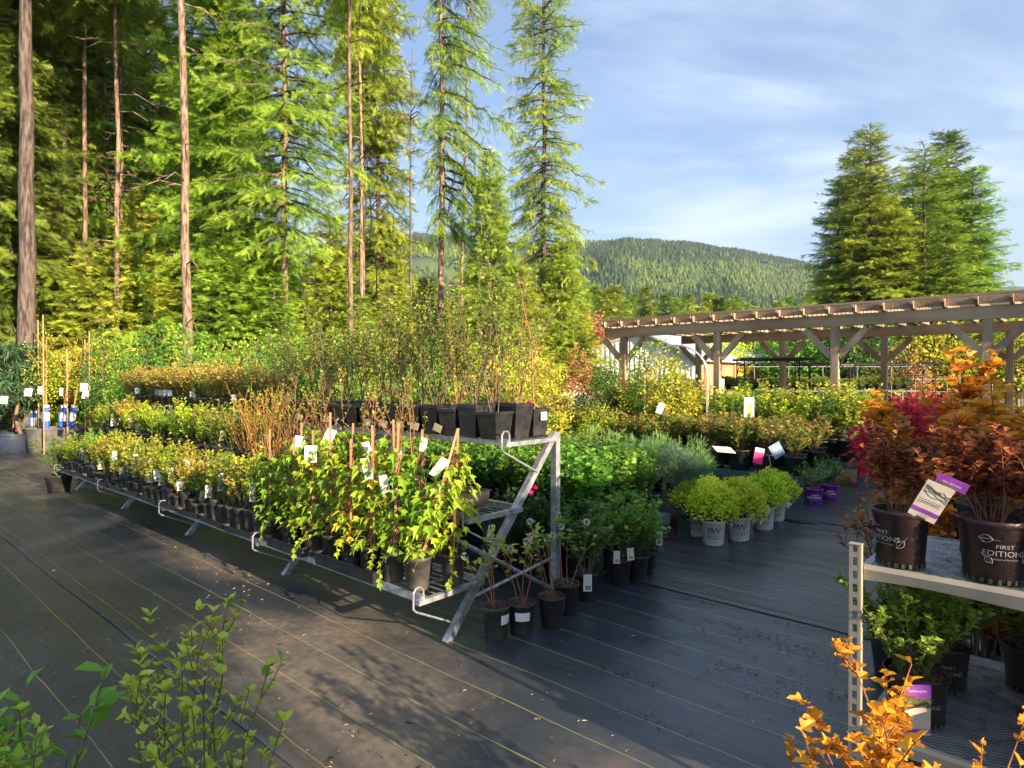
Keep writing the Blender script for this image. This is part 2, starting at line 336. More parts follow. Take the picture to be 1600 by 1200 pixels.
def shrub(seed, n=8, h=.35, lean=.35, side=4, sl=.4, r=.003, leaf=.03, lw=.5, per=10, start=.3, T=T_LEAF, base=.03, up=.3, z0=0.0, updir=.4, tipt=.5, wob=.1, cluster=1, sub=0, smin=.25):
    """stems rising from the pot with side shoots, leaves set along them. returns (Stems, Fol)"""
    rng = np.random.default_rng(seed); St = Stems(3 if r < .004 else 5); Fo = Fol(); lines = []
    for i in range(n):
        a = rng.uniform(0, 2 * math.pi); ln = lean * rng.uniform(.2, 1)
        p = (base * math.cos(a) * rng.uniform(.2, 1), base * math.sin(a) * rng.uniform(.2, 1), z0)
        L = h * rng.uniform(.65, 1.05); c = curve(rng, p, (ln * math.cos(a), ln * math.sin(a), 1), L, 7, up, wob)
        St.add(c, r, r * .35); lines.append((c, L, 1))
        for j in range(side):
            f = rng.uniform(smin, .92); q, d = along(c, np.array([f])); b = rng.uniform(0, 2 * math.pi)
            dd = d[0] * .7 + np.array([math.cos(b), math.sin(b), .1]) * .8
            L2 = L * sl * (1.15 - f) * rng.uniform(.6, 1.2); c2 = curve(rng, q[0], dd, L2, 4, .5, wob); St.add(c2, r * .55, r * .25); lines.append((c2, L2, 0))
            for k in range(sub):
                f2 = rng.uniform(.3, .9); q2, d2 = along(c2, np.array([f2])); b = rng.uniform(0, 2 * math.pi)
                c3 = curve(rng, q2[0], d2[0] + np.array([math.cos(b), math.sin(b), .2]) * .8, L2 * .5 * rng.uniform(.5, 1), 3, .4, wob); St.add(c3, r * .35, r * .2); lines.append((c3, L2 * .5, 0))
    for c, L, mainl in lines:
        m = max(2, int(per * L / h * (1 if mainl else 1.5)))
        t = rng.uniform(start if mainl else .15, 1.0, m); t[0] = 1.0
        q, d = along(c, t)
        for k in range(cluster):
            b = rng.uniform(0, 2 * math.pi, m); o = np.stack([np.cos(b), np.sin(b), rng.uniform(-.2, .6, m)], 1)
            D = unit(d * updir + o * .9); N = unit(np.array([0, 0, 1.0]) + rng.normal(0, .45, (m, 3)))
            sz = leaf * rng.uniform(.38, 1.2, m)
            Fo.add(T, q, D, N, sz, sz * lw * 2, np.clip(t * tipt + rng.normal(.25, .18, m), 0, 1))
    return St, Fo
def mound(seed, rx=.28, rz=.26, zc=.15, n=900, leaf=.02, lw=.5, cluster=5, bump=.18, T=T_LEAF, flat=.35, nst=12, r=.003, inner=.45, tuft=.03, updir=.5, tipt=.8, lob=7):
    """dense rounded bush: tufts of small leaves spread through a lumpy shell"""
    rng = np.random.default_rng(seed); Fo = Fol(); St = Stems(3)
    u = rng.normal(0, 1, (n, 3)); u[:, 2] = np.abs(u[:, 2]) * 1.0 - flat * .5; u = unit(u)
    # lumpy radius from a few random lobes
    lobes = unit(rng.normal(0, 1, (lob, 3)) + np.array([0, 0, .5])); lr = rng.uniform(-.6, 1, lob)
    g = np.exp(-((1 - u @ lobes.T) / .12)) @ lr
    rad = (1 + bump * g) * (inner + (1 - inner) * rng.uniform(0, 1, n) ** .45)
    P = u * rad[:, None] * np.array([rx, rx, rz]) + np.array([0, 0, zc])
    hgt = rad
    for k in range(cluster):
        o = unit(rng.normal(0, 1, (n, 3))); D = unit(u * updir + np.array([0, 0, .35]) + o * .75)
        N = unit(u * .6 + np.array([0, 0, .6]) + rng.normal(0, .5, (n, 3)))
        sz = leaf * rng.uniform(.6, 1.15, n)
        Fo.add(T, P + o * tuft * rng.uniform(.1, 1, (n, 1)), D, N, sz, sz * lw * 2, np.clip((hgt - inner) / (1 - inner) * tipt + rng.normal(.08, .15, n), 0, 1))
    for i in range(nst):
        j = rng.integers(0, n); c = np.array([(0, 0, 0), P[j] * np.array([.4, .4, .5]), P[j] * .92]); c[0][:2] = P[j][:2] * .1; St.add(c, r, r * .4)
    return St, Fo

# ---------------------------------------------------------------- conifers
def conifer(seed, h=12.0, base=.1, rad=2.2, droop=.35, gap=.33, nb=5, el=.17, shape=.8, tw=.16, ragged=.25, T=T_NEED, lw=.9, skip=0.0, bare=.12, bias=None, dense=1.0, minr=.12):
    """branch whorls with side twigs carrying needle sprays; returns (Stems, Fol)"""
    rng = np.random.default_rng(seed); Fo = Fol(); St = Stems(3); P = []; D = []; N = []; Sz = []; Tn = []
    z = h * base
    while z < h * .985:
        f = (z / h - base) / (1 - base); Lm = rad * ((1 - f) ** shape) * (1 if f > .08 else .6 + 5 * f) + minr
        k = max(3, int(round(nb * rng.uniform(.7, 1.3)))); a0 = rng.uniform(0, 6.28)
        for i in range(k):
            if rng.random() < skip: continue
            a = a0 + i * 6.283 / k + rng.normal(0, .25); L = Lm * rng.uniform(1 - ragged * 1.6, 1 + ragged)
            if bias is not None: L *= 1 + bias[1] * math.cos(a - bias[0])
            if L < .1: continue
            zz_ = z + rng.uniform(-.5, .5) * gap; hd = np.array([math.cos(a), math.sin(a), 0])
            m = max(4, int(L / .25)); t = np.linspace(0, 1, m + 1)[:, None]
            rise = (.55 * f - .05); dr = droop * (1 - .6 * f)
            c = np.array([0, 0, zz_]) + hd * L * t + np.array([0, 0, 1.0]) * L * (rise * t - dr * t * t * 1.5 + dr * .75 * t ** 3) + rng.normal(0, .02, (m + 1, 3)) * L * t
            St.add(c, .012 + .012 * L, .005)
            # side twigs
            nt = max(3, int(L / tw * dense)); tt = np.sort(rng.uniform(bare, 1.0, nt)); q, d = along(c, tt)
            for s_ in (-1, 1):
                tl = (L * .34 * (1 - tt) ** .7 + .10) * rng.uniform(.6, 1.25, nt)
                sd_ = np.cross(d, np.array([0, 0, 1.0])) * s_; dv = unit(sd_ * .8 + d * .65 + np.array([0, 0, -.12]) + rng.normal(0, .1, (nt, 3)))
                steps = np.arange(0, rad * .45 + .2, el * .55)
                for st in steps:
                    ok = st < tl
                    if not ok.any(): break
                    b = q[ok] + dv[ok] * st + np.array([0, 0, -1.0]) * (st ** 2 * .25) + rng.normal(0, .015, (ok.sum(), 3)); n_ = ok.sum()
                    P.append(b); D.append(unit(dv[ok] + rng.normal(0, .34, (n_, 3)) - np.array([0, 0, .18]))); N.append(unit(np.array([0, 0, .9]) + hd * .45 + rng.normal(0, .62, (n_, 3)))); Sz.append(el * rng.uniform(.7, 1.3, n_))
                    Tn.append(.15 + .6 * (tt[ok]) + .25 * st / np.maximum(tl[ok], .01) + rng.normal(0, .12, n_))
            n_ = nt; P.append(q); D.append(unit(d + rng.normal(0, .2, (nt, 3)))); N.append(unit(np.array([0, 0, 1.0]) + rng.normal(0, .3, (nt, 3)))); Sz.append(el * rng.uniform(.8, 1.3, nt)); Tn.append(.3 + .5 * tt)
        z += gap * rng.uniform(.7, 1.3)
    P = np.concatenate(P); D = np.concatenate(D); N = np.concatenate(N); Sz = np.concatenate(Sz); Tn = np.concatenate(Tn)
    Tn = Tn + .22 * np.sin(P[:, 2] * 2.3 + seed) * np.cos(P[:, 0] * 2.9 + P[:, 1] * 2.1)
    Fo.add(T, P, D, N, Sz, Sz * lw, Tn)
    return St, Fo
def trunk(name, h, r, mat, parent, seed=0, lean=(0, 0), n=12, stubs=0, top=.25, sl=.8):
    rng = np.random.default_rng(seed); m = MB(); m.k = 0
    k = 14; pts = [Vector((lean[0] * t * h + rng.normal(0, .01) * h * .3 * t, lean[1] * t * h + rng.normal(0, .01) * h * .3 * t, h * t)) for t in [i / k for i in range(k + 1)]]
    pts[0].z = -.1
    v = []
    for i, p in enumerate(pts):
        t = i / k; rr = r * (1 - (1 - top) * t) * (1.25 if i == 0 else 1)
        for j in range(n):
            a = j * 6.2832 / n; q = rr * (1 + .05 * math.sin(3 * a + i)); v.append((p.x + q * math.cos(a), p.y + q * math.sin(a), p.z))
    f = [(i * n + j, i * n + (j + 1) % n, (i + 1) * n + (j + 1) % n, (i + 1) * n + j) for i in range(k) for j in range(n)]
    m.add(v, f)
    for s_ in range(stubs):
        t = rng.uniform(.12, .95); i = int(t * k); p = pts[i] + (pts[i + 1] - pts[i]) * (t * k - i); a = rng.uniform(0, 6.28); L = sl * rng.uniform(.3, 1.3)
        c = [p, p + Vector((math.cos(a), math.sin(a), .05)) * L * .5, p + Vector((math.cos(a), math.sin(a), -.28)) * L]
        m.tube(c, .018, 4, .005)
        for q_ in range(3):
            b = c[1] + (c[2] - c[1]) * rng.uniform(-.3, .8); a2 = a + rng.uniform(-1.2, 1.2); m.tube([b, b + Vector((math.cos(a2), math.sin(a2), rng.uniform(-.5, .2))) * L * .35], .008, 3, .003)
    return m.build(name, mat, parent, True)
# ================================================================ THE SETTING
rs = np.random.default_rng(7)
def vnoise(x, y, seed=0, octs=4):
    out_ = np.zeros_like(x, dtype=float); rg = np.random.default_rng(seed)
    for o in range(octs):
        for _ in range(3):
            a = rg.uniform(0, 6.28); f = 2 ** o * rg.uniform(.8, 1.2); out_ += np.sin(f * (x * math.cos(a) + y * math.sin(a)) + rg.uniform(0, 6.28)) / (2 ** o) / 3
    return out_
# ground to the horizon
def groundmat():
    m, n, l, p = nodes('grass_and_gravel')
    tc = n.new('ShaderNodeTexCoord'); a = n.new('ShaderNodeTexNoise'); a.inputs['Scale'].default_value = .12; a.inputs['Detail'].default_value = 8; l.new(tc.outputs['Object'], a.inputs['Vector'])
    r = ramp(n, [(.35, (.05, .07, .018)), (.5, (.09, .11, .03)), (.62, (.16, .14, .10))]); l.new(a.outputs[0], r.inputs[0]); l.new(r.outputs[0], p.inputs['Base Color']); p.inputs['Roughness'].default_value = .95
    b = n.new('ShaderNodeTexNoise'); b.inputs['Scale'].default_value = 12; b.inputs['Detail'].default_value = 6; l.new(tc.outputs['Object'], b.inputs['Vector'])
    bu = n.new('ShaderNodeBump'); bu.inputs['Strength'].default_value = .8; bu.inputs['Distance'].default_value = .05; l.new(b.outputs[0], bu.inputs['Height']); l.new(bu.outputs[0], p.inputs['Normal'])
    return m
m = MB(); m.add([(-9000, -3000, 0), (9000, -3000, 0), (9000, 9000, 0), (-9000, 9000, 0)], [(0, 1, 2, 3)])
tag(m.build('ground', groundmat()), kind='structure')

# woven black ground cloth in overlapping strips, yellow guide threads every foot
def clothmat():
    m, n, l, p = nodes('woven_ground_cloth')
    tc = n.new('ShaderNodeTexCoord'); mp = n.new('ShaderNodeMapping'); mp.vector_type = 'POINT'
    mp.inputs['Rotation'].default_value = (0, 0, -PHI); l.new(tc.outputs['Object'], mp.inputs[0])     # x along U, y along V
    s = n.new('ShaderNodeSeparateXYZ'); l.new(mp.outputs[0], s.inputs[0])
    def noise(sc, det, vec=mp.outputs[0], st=None, dist=0.0, rough=.5):
        q = n.new('ShaderNodeTexNoise'); q.inputs['Scale'].default_value = sc; q.inputs['Detail'].default_value = det; q.inputs['Distortion'].default_value = dist; q.inputs['Roughness'].default_value = rough
        if st:
            k = n.new('ShaderNodeMapping'); k.inputs['Scale'].default_value = st; l.new(vec, k.inputs[0]); vec = k.outputs[0]
        l.new(vec, q.inputs['Vector']); return q.outputs[0]
    def math_(op, a, b=None, c=None, clamp=False):
        q = n.new('ShaderNodeMath'); q.operation = op; q.use_clamp = clamp
        for i, x in enumerate((a, b, c)):
            if x is None: continue
            if isinstance(x, (int, float)): q.inputs[i].default_value = x
            else: l.new(x, q.inputs[i])
        return q.outputs[0]
    wob = math_('MULTIPLY_ADD', noise(.8, 3), .06, -.03)
    vv = math_('ADD', s.outputs[1], wob)
    pp = math_('PINGPONG', math_('ADD', vv, -.243 + .1525), .1525)         # 0 on a thread, .31 m apart
    line = math_('LESS_THAN', math_('SUBTRACT', .1525, pp), .0028)
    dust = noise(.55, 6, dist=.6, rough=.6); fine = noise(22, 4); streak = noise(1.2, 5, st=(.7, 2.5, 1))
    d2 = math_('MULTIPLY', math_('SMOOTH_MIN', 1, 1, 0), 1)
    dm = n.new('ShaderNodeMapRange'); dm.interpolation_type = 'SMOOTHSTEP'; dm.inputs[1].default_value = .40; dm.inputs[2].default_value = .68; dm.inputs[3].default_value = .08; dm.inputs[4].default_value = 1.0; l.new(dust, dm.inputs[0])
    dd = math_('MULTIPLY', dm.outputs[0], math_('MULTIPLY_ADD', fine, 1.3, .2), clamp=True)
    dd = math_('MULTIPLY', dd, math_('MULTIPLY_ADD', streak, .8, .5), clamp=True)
    vb = n.new('ShaderNodeMapRange'); vb.interpolation_type = 'SMOOTHSTEP'; vb.inputs[1].default_value = 2.3; vb.inputs[2].default_value = 3.6; vb.inputs[3].default_value = 1.0; vb.inputs[4].default_value = .22; l.new(s.outputs[1], vb.inputs[0])  # dust plus painted light: tan kept for the sunlit band, shaded aisle darker
    vc = n.new('ShaderNodeMapRange'); vc.interpolation_type = 'SMOOTHSTEP'; vc.inputs[1].default_value = .9; vc.inputs[2].default_value = 1.9; vc.inputs[3].default_value = .3; vc.inputs[4].default_value = 1.15; l.new(s.outputs[1], vc.inputs[0])  # less dust at left, painting that shaded strip darker
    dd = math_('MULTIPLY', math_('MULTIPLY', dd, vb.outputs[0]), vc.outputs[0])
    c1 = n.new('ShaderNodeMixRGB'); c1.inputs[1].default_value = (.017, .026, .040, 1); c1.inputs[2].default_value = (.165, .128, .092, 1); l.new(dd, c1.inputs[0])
    # crumbs of spilled mulch
    cn = noise(9, 5, rough=.7); cl = noise(1.1, 2)
    cr_ = math_('MULTIPLY', math_('GREATER_THAN', cn, .655), math_('GREATER_THAN', cl, .52))
    c2 = n.new('ShaderNodeMixRGB'); c2.inputs[2].default_value = (.014, .010, .008, 1); l.new(cr_, c2.inputs[0]); l.new(c1.outputs[0], c2.inputs[1])
    c3 = n.new('ShaderNodeMixRGB'); c3.inputs[2].default_value = (.34, .30, .08, 1); l.new(math_('MULTIPLY', line, math_('MULTIPLY_ADD', noise(3, 3), 1.6, -.1, clamp=True)), c3.inputs[0]); l.new(c2.outputs[0], c3.inputs[1])
    l.new(c3.outputs[0], p.inputs['Base Color'])
    p.inputs['Specular IOR Level'].default_value = .75
    fs = noise(1.0, 5, st=(1.2, 10, 1), rough=.65)
    l.new(math_('ADD', math_('MULTIPLY_ADD', dd, .35, .23), math_('MULTIPLY', fs, .22)), p.inputs['Roughness'])
    weave = math_('ADD', math_('SINE', math_('MULTIPLY', s.outputs[0], 900)), math_('SINE', math_('MULTIPLY', s.outputs[1], 900)))
    wr = math_('ADD', math_('MULTIPLY', noise(1.5, 5, st=(.6, 1.5, 1), dist=.2), 1.0), math_('ADD', math_('MULTIPLY', noise(30, 3, st=(.4, 1.5, 1)), .05), math_('MULTIPLY', noise(1.0, 5, st=(.8, 14, 1), rough=.65), .035)))
    b1 = n.new('ShaderNodeBump'); b1.inputs['Strength'].default_value = .65; b1.inputs['Distance'].default_value = .06; l.new(wr, b1.inputs['Height'])
    l.new(b1.outputs[0], p.inputs['Normal'])
    return m
cloth_v = []; cloth_f = []; nb_ = 0
us = np.arange(-26, 10.01, .08)
edges = [-7.9, -4.8, -1.69, 1.41, 4.52, 7.6, 10.7, 13.8, 16.9, 20.0]
for i in range(len(edges) - 1):
    v0, v1 = edges[i], edges[i + 1]
    prof = [(-.05, .015), (-.03, .019), (.0, .017), (.05, .011), (.10, .009)] + [(x, .008) for x in np.arange(.3, 3.0, .3)] + [(3.13, .005)]
    k = len(prof); wv = vnoise(us * 1.3, us * 0, 20 + i) * .012
    g = np.zeros((len(us), k, 3))
    for j, (dv, z) in enumerate(prof):
        uu = us; vv = v0 + dv + wv * (1 if dv < .4 else .3)
        zz_ = z + (vnoise(uu * 4, np.full_like(uu, v0 + dv) * 4, 5) * .004 + .004 if 0.12 < dv < 3.0 else 0) + (.012 * np.clip(vnoise(uu * .9, uu * 0, 40 + i), 0, 1) if dv < .05 and dv > -.05 else 0)
        g[:, j, 0] = uu * U[0] + vv * V[0]; g[:, j, 1] = uu * U[1] + vv * V[1]; g[:, j, 2] = zz_
    idx = (np.arange(len(us) - 1)[:, None] * k + np.arange(k - 1)[None]).reshape(-1)
    cloth_f.append(np.stack([idx, idx + k, idx + k + 1, idx + 1], 1) + nb_); cloth_v.append(g.reshape(-1, 3)); nb_ += len(us) * k
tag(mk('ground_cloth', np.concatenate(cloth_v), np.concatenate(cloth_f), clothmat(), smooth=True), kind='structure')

# leaf and needle litter on the cloth
rg = np.random.default_rng(11); n_ = 5200; Fo = Fol()
pu = rg.uniform(-9, 3.4, n_); pv = rg.uniform(-.4, 4.6, n_); key = vnoise(pu * 1.7, pv * 1.7, 3) + rg.normal(0, .35, n_); ok = key > .05
pu, pv = pu[ok], pv[ok]; P = np.stack([pu * U[0] + pv * V[0], pu * U[1] + pv * V[1], np.full(len(pu), .018)], 1); n_ = len(P)
a = rg.uniform(0, 6.28, n_); Fo.add(T_LEAF, P, np.stack([np.cos(a), np.sin(a), rg.uniform(-.05, .25, n_)], 1), np.array([0, 0, 1]) + rg.normal(0, .3, (n_, 3)), rg.uniform(.008, .032, n_), rg.uniform(.0015, .008, n_), rg.uniform(0, 1, n_))
tag(Fo.build('leaf_litter', leafmat('dry_litter', (.12, .06, .03), (.42, .24, .11), (.58, .38, .18), trans=0, rough=.9)), 'dry brown leaf bits and twigs scattered over the black ground cloth', 'leaf litter', kind='stuff')
# spilled mulch crumbs in clumps
Fo = Fol(); Ps = []
for (px, py, r, k) in ((1165, 990, .10, 130), (1270, 1030, .16, 200), (975, 1060, .07, 90), (1095, 945, .07, 60), (1130, 1000, .12, 90), (1060, 970, .1, 60), (1180, 1060, .1, 70), (1250, 985, .09, 60), (1010, 1130, .06, 50), (1215, 1100, .15, 90), (1290, 1090, .12, 90), (1030, 1010, .1, 60)):
    x, y = G(px, py); q = rg.normal(0, 1, (k, 2)) * r * np.array([1.5, .45]); Ps.append(np.stack([x + q[:, 0] * U[0] + q[:, 1] * V[0], y + q[:, 0] * U[1] + q[:, 1] * V[1], np.full(k, .02)], 1))
P = np.concatenate(Ps); n_ = len(P); a = rg.uniform(0, 6.28, n_)
Fo.add(T_LEAF, P, np.stack([np.cos(a), np.sin(a), rg.uniform(-.1, .5, n_)], 1), np.array([0, 0, 1]) + rg.normal(0, .6, (n_, 3)), rg.uniform(.004, .02, n_), rg.uniform(.003, .009, n_), rg.uniform(0, 1, n_))
tag(Fo.build('mulch_crumbs', leafmat('mulch_crumb', (.01, .007, .005), (.03, .018, .012), (.10, .05, .03), trans=0, rough=.95)), 'dark crumbs of spilled potting mulch scattered on the ground cloth', 'mulch', kind='stuff')

# hills with forest
RX = [-1500, -200, 200, 350, 440, 560, 650, 700, 760, 850, 900, 940, 1000, 1060, 1110, 1150, 1200, 1270, 1340, 1420, 1500, 1545, 1700, 2300]
RY = [520, 470, 440, 428, 416, 396, 377, 378, 386, 388, 384, 384, 388, 391, 396, 395, 404, 421, 438, 456, 470, 478, 490, 530]
def hill(name, xs, ys, d0, d1, d2, seed, mat, gul=.12):
    px = np.linspace(-1200, 2200, 340); t = np.linspace(0, 1.35, 60)
    Pxx, Tt = np.meshgrid(px, t, indexing='ij'); D = d0 + (d1 - d0) * Tt
    top = (HZ - np.interp(Pxx, xs, ys)) / F * d1 + H
    s = np.where(Tt < 1, np.clip(Tt, 0, 1), 1); sh = s * s * (3 - 2 * s) * .55 + s * .45
    g = vnoise(Pxx / 60, D / 200, seed, 4); z = top * sh * (1 + gul * g * np.sin(np.pi * np.clip(Tt, 0, 1)) ) - np.clip(Tt - 1, 0, 1) ** 1.2 * top * 1.2
    x = (Pxx - 800) / F * D; v = np.stack([x, D, z], -1).reshape(-1, 3); k = len(t)
    idx = (np.arange(len(px) - 1)[:, None] * k + np.arange(k - 1)[None]).reshape(-1)
    f = np.stack([idx, idx + k, idx + k + 1, idx + 1], 1)
    tag(mk(name, v, f, mat, smooth=True), kind='structure')
    def samp(P_, T_):
        D_ = d0 + (d1 - d0) * T_; tp = (HZ - np.interp(P_, xs, ys)) / F * d1 + H; s_ = np.clip(T_, 0, 1); h_ = s_ * s_ * (3 - 2 * s_) * .55 + s_ * .45
        return (P_ - 800) / F * D_, D_, tp * h_ * (1 + gul * vnoise(P_ / 60, D_ / 200, seed, 4) * np.sin(np.pi * s_))
    return samp
def conestuff(name, x, y, z, h, mat, tint, rg, label):
    n = len(x); k = 5; a = np.arange(k) * 2 * math.pi / k; v = np.zeros((n, k + 1, 3)); a = a[None] + rg.uniform(0, 6.28, (n, 1)); r = (h * .34)[:, None] * rg.uniform(.6, 1.3, (n, k))
    v[:, :k, 0] = x[:, None] + r * np.cos(a); v[:, :k, 1] = y[:, None] + r * np.sin(a); v[:, :k, 2] = (z + h * .05)[:, None] + rg.uniform(-.1, .1, (n, k)) * h[:, None]
    v[:, k, 0] = x; v[:, k, 1] = y; v[:, k, 2] = z + h
    f = np.array([(i, (i + 1) % k, k) for i in range(k)])[None] + (np.arange(n) * (k + 1))[:, None, None]
    o = mk(name, v.reshape(-1, 3), f.reshape(-1, 3), mat, tint=np.repeat(tint, k + 1)); return tag(o, label, 'forest', kind='stuff')
M['hill'] = surf('forest_floor', (.03, .06, .015), (.09, .13, .03), .01, .95, lo=.4, hi=.6)
M['hillfar'] = surf('far_forest', (.03, .05, .03), (.05, .07, .035), .01, .95)
smp = hill('hills', RX, RY, 330, 1500, 1.35, 4, M['hill'])
rg = np.random.default_rng(3); n_ = 52000
tt = rg.uniform(0, 1, n_) ** .75; tt = np.minimum(tt * 1.02, 1.02); pp = rg.uniform(430, 1640, n_)
x, y, z = smp(pp, np.minimum(tt, 1.0)); clr = vnoise(x / 70 + y / 60, y / 75, 31, 4) < .52 + rg.normal(0, .12, n_); x, y, z = x[clr], y[clr], z[clr]; n_ = len(x); pt = vnoise(x / 55, y / 90, 9, 4); h = rg.uniform(5, 14, n_) * np.where(pt > .25, .7, 1)
conestuff('hillside_forest', x, y, z, h, leafmat('hill_forest', (.018, .042, .016), (.045, .085, .022), (.14, .19, .03), trans=0, rough=.9, hue=0, val=0), np.clip(.3 + .45 * np.clip(pt * 2, 0, 1) + rg.normal(0, .22, n_), 0, 1), rg, 'dense conifer forest with paler broadleaf patches covering the long hillside')
hill('far_hill', [-1500, 1200, 1380, 1450, 1545, 1580, 1620, 1750, 2300], [540, 540, 490, 466, 450, 447, 450, 440, 450], 1700, 2600, 1.35, 8, M['hillfar'], .05)

# ---------------------------------------------------------------- trees
L_ = leafmat
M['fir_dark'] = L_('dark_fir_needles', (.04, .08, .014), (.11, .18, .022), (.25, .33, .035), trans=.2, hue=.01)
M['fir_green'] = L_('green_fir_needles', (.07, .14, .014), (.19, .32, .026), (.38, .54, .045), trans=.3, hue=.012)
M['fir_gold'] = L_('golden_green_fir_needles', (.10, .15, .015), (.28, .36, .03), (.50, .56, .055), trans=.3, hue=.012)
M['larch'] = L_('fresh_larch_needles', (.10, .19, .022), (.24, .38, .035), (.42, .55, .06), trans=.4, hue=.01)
M['deadtw'] = M['twig']
def tree(name, label, cat, crown, mat, loc, h=1.0, rr=1.0, rz=0.0, tr=None, group=None, barkm='bark', stubs=0, lean=(0, 0), trh=None, seed=0):
    """crown is a prepared (Stems mesh, Foliage mesh, height, radius) set, scaled to height h and radius rr"""
    o = thing(name, label, cat, loc, 0, group)
    hh, rad = crown[2], crown[3]
    for me, nm, mt in ((crown[0], 'branches', M['barkdark']), (crown[1], 'crown', M[mat])):
        key = (nm, mt.name)
        if key not in crown[4]:
            me2 = me.copy(); me2.materials.append(mt); crown[4][key] = me2
        me2 = crown[4][key]
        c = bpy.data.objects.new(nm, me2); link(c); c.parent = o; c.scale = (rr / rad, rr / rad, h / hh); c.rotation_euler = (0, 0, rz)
        c.matrix_parent_inverse = Matrix.Identity(4)
        if lean != (0, 0):
            sh = Matrix.Identity(4); c.rotation_euler = (-lean[1], lean[0], rz)
    trunk('trunk', trh or h * .97, tr or h * .012, M[barkm], o, seed, lean, stubs=stubs, top=.12 if not trh else .3)
    return o
def crownset(**k):
    St, Fo = conifer(**k)
    a = St.build('branches', None); b = Fo.build('crown', None); ma, mb = a.data, b.data
    bpy.data.objects.remove(a); bpy.data.objects.remove(b)
    return (ma, mb, k['h'], k['rad'], {})
CR = {
 'young': crownset(seed=1, h=6, base=.03, rad=1.4, droop=.2, gap=.16, nb=9, el=.17, shape=.85, tw=.10, ragged=.22, minr=.1),
 'young2': crownset(seed=2, h=7, base=.05, rad=1.5, droop=.3, gap=.18, nb=9, el=.18, shape=.7, tw=.10, ragged=.3, minr=.1),
 'tall': crownset(seed=3, h=16, base=.08, rad=2.3, droop=.4, gap=.25, nb=8, el=.26, shape=.6, tw=.15, ragged=.3, skip=.08, minr=.25),
 'tall2': crownset(seed=4, h=16, base=.2, rad=2.0, droop=.55, gap=.28, nb=7, el=.26, shape=.55, tw=.15, ragged=.35, skip=.16, minr=.25),
 'larch': crownset(seed=5, h=18, base=.22, rad=1.5, droop=.45, gap=.26, nb=6, el=.2, shape=.45, tw=.12, ragged=.4, skip=.12, lw=.7, minr=.35),
 'side': crownset(seed=6, h=18, base=.25, rad=1.3, droop=.55, gap=.26, nb=6, el=.2, shape=.4, tw=.12, ragged=.4, skip=.18, lw=.7, bias=(0.0, .65), minr=.3),
 'high': crownset(seed=8, h=22, base=.5, rad=2.2, droop=.35, gap=.33, nb=7, el=.3, shape=.5, tw=.19, ragged=.35, skip=.12, minr=.3),
 'far': crownset(seed=9, h=9, base=.06, rad=1.7, droop=.3, gap=.34, nb=7, el=.42, shape=.75, tw=.33, ragged=.3, lw=1.1, minr=.15),
}
def place(px, d): return (X(px, d), d, 0)
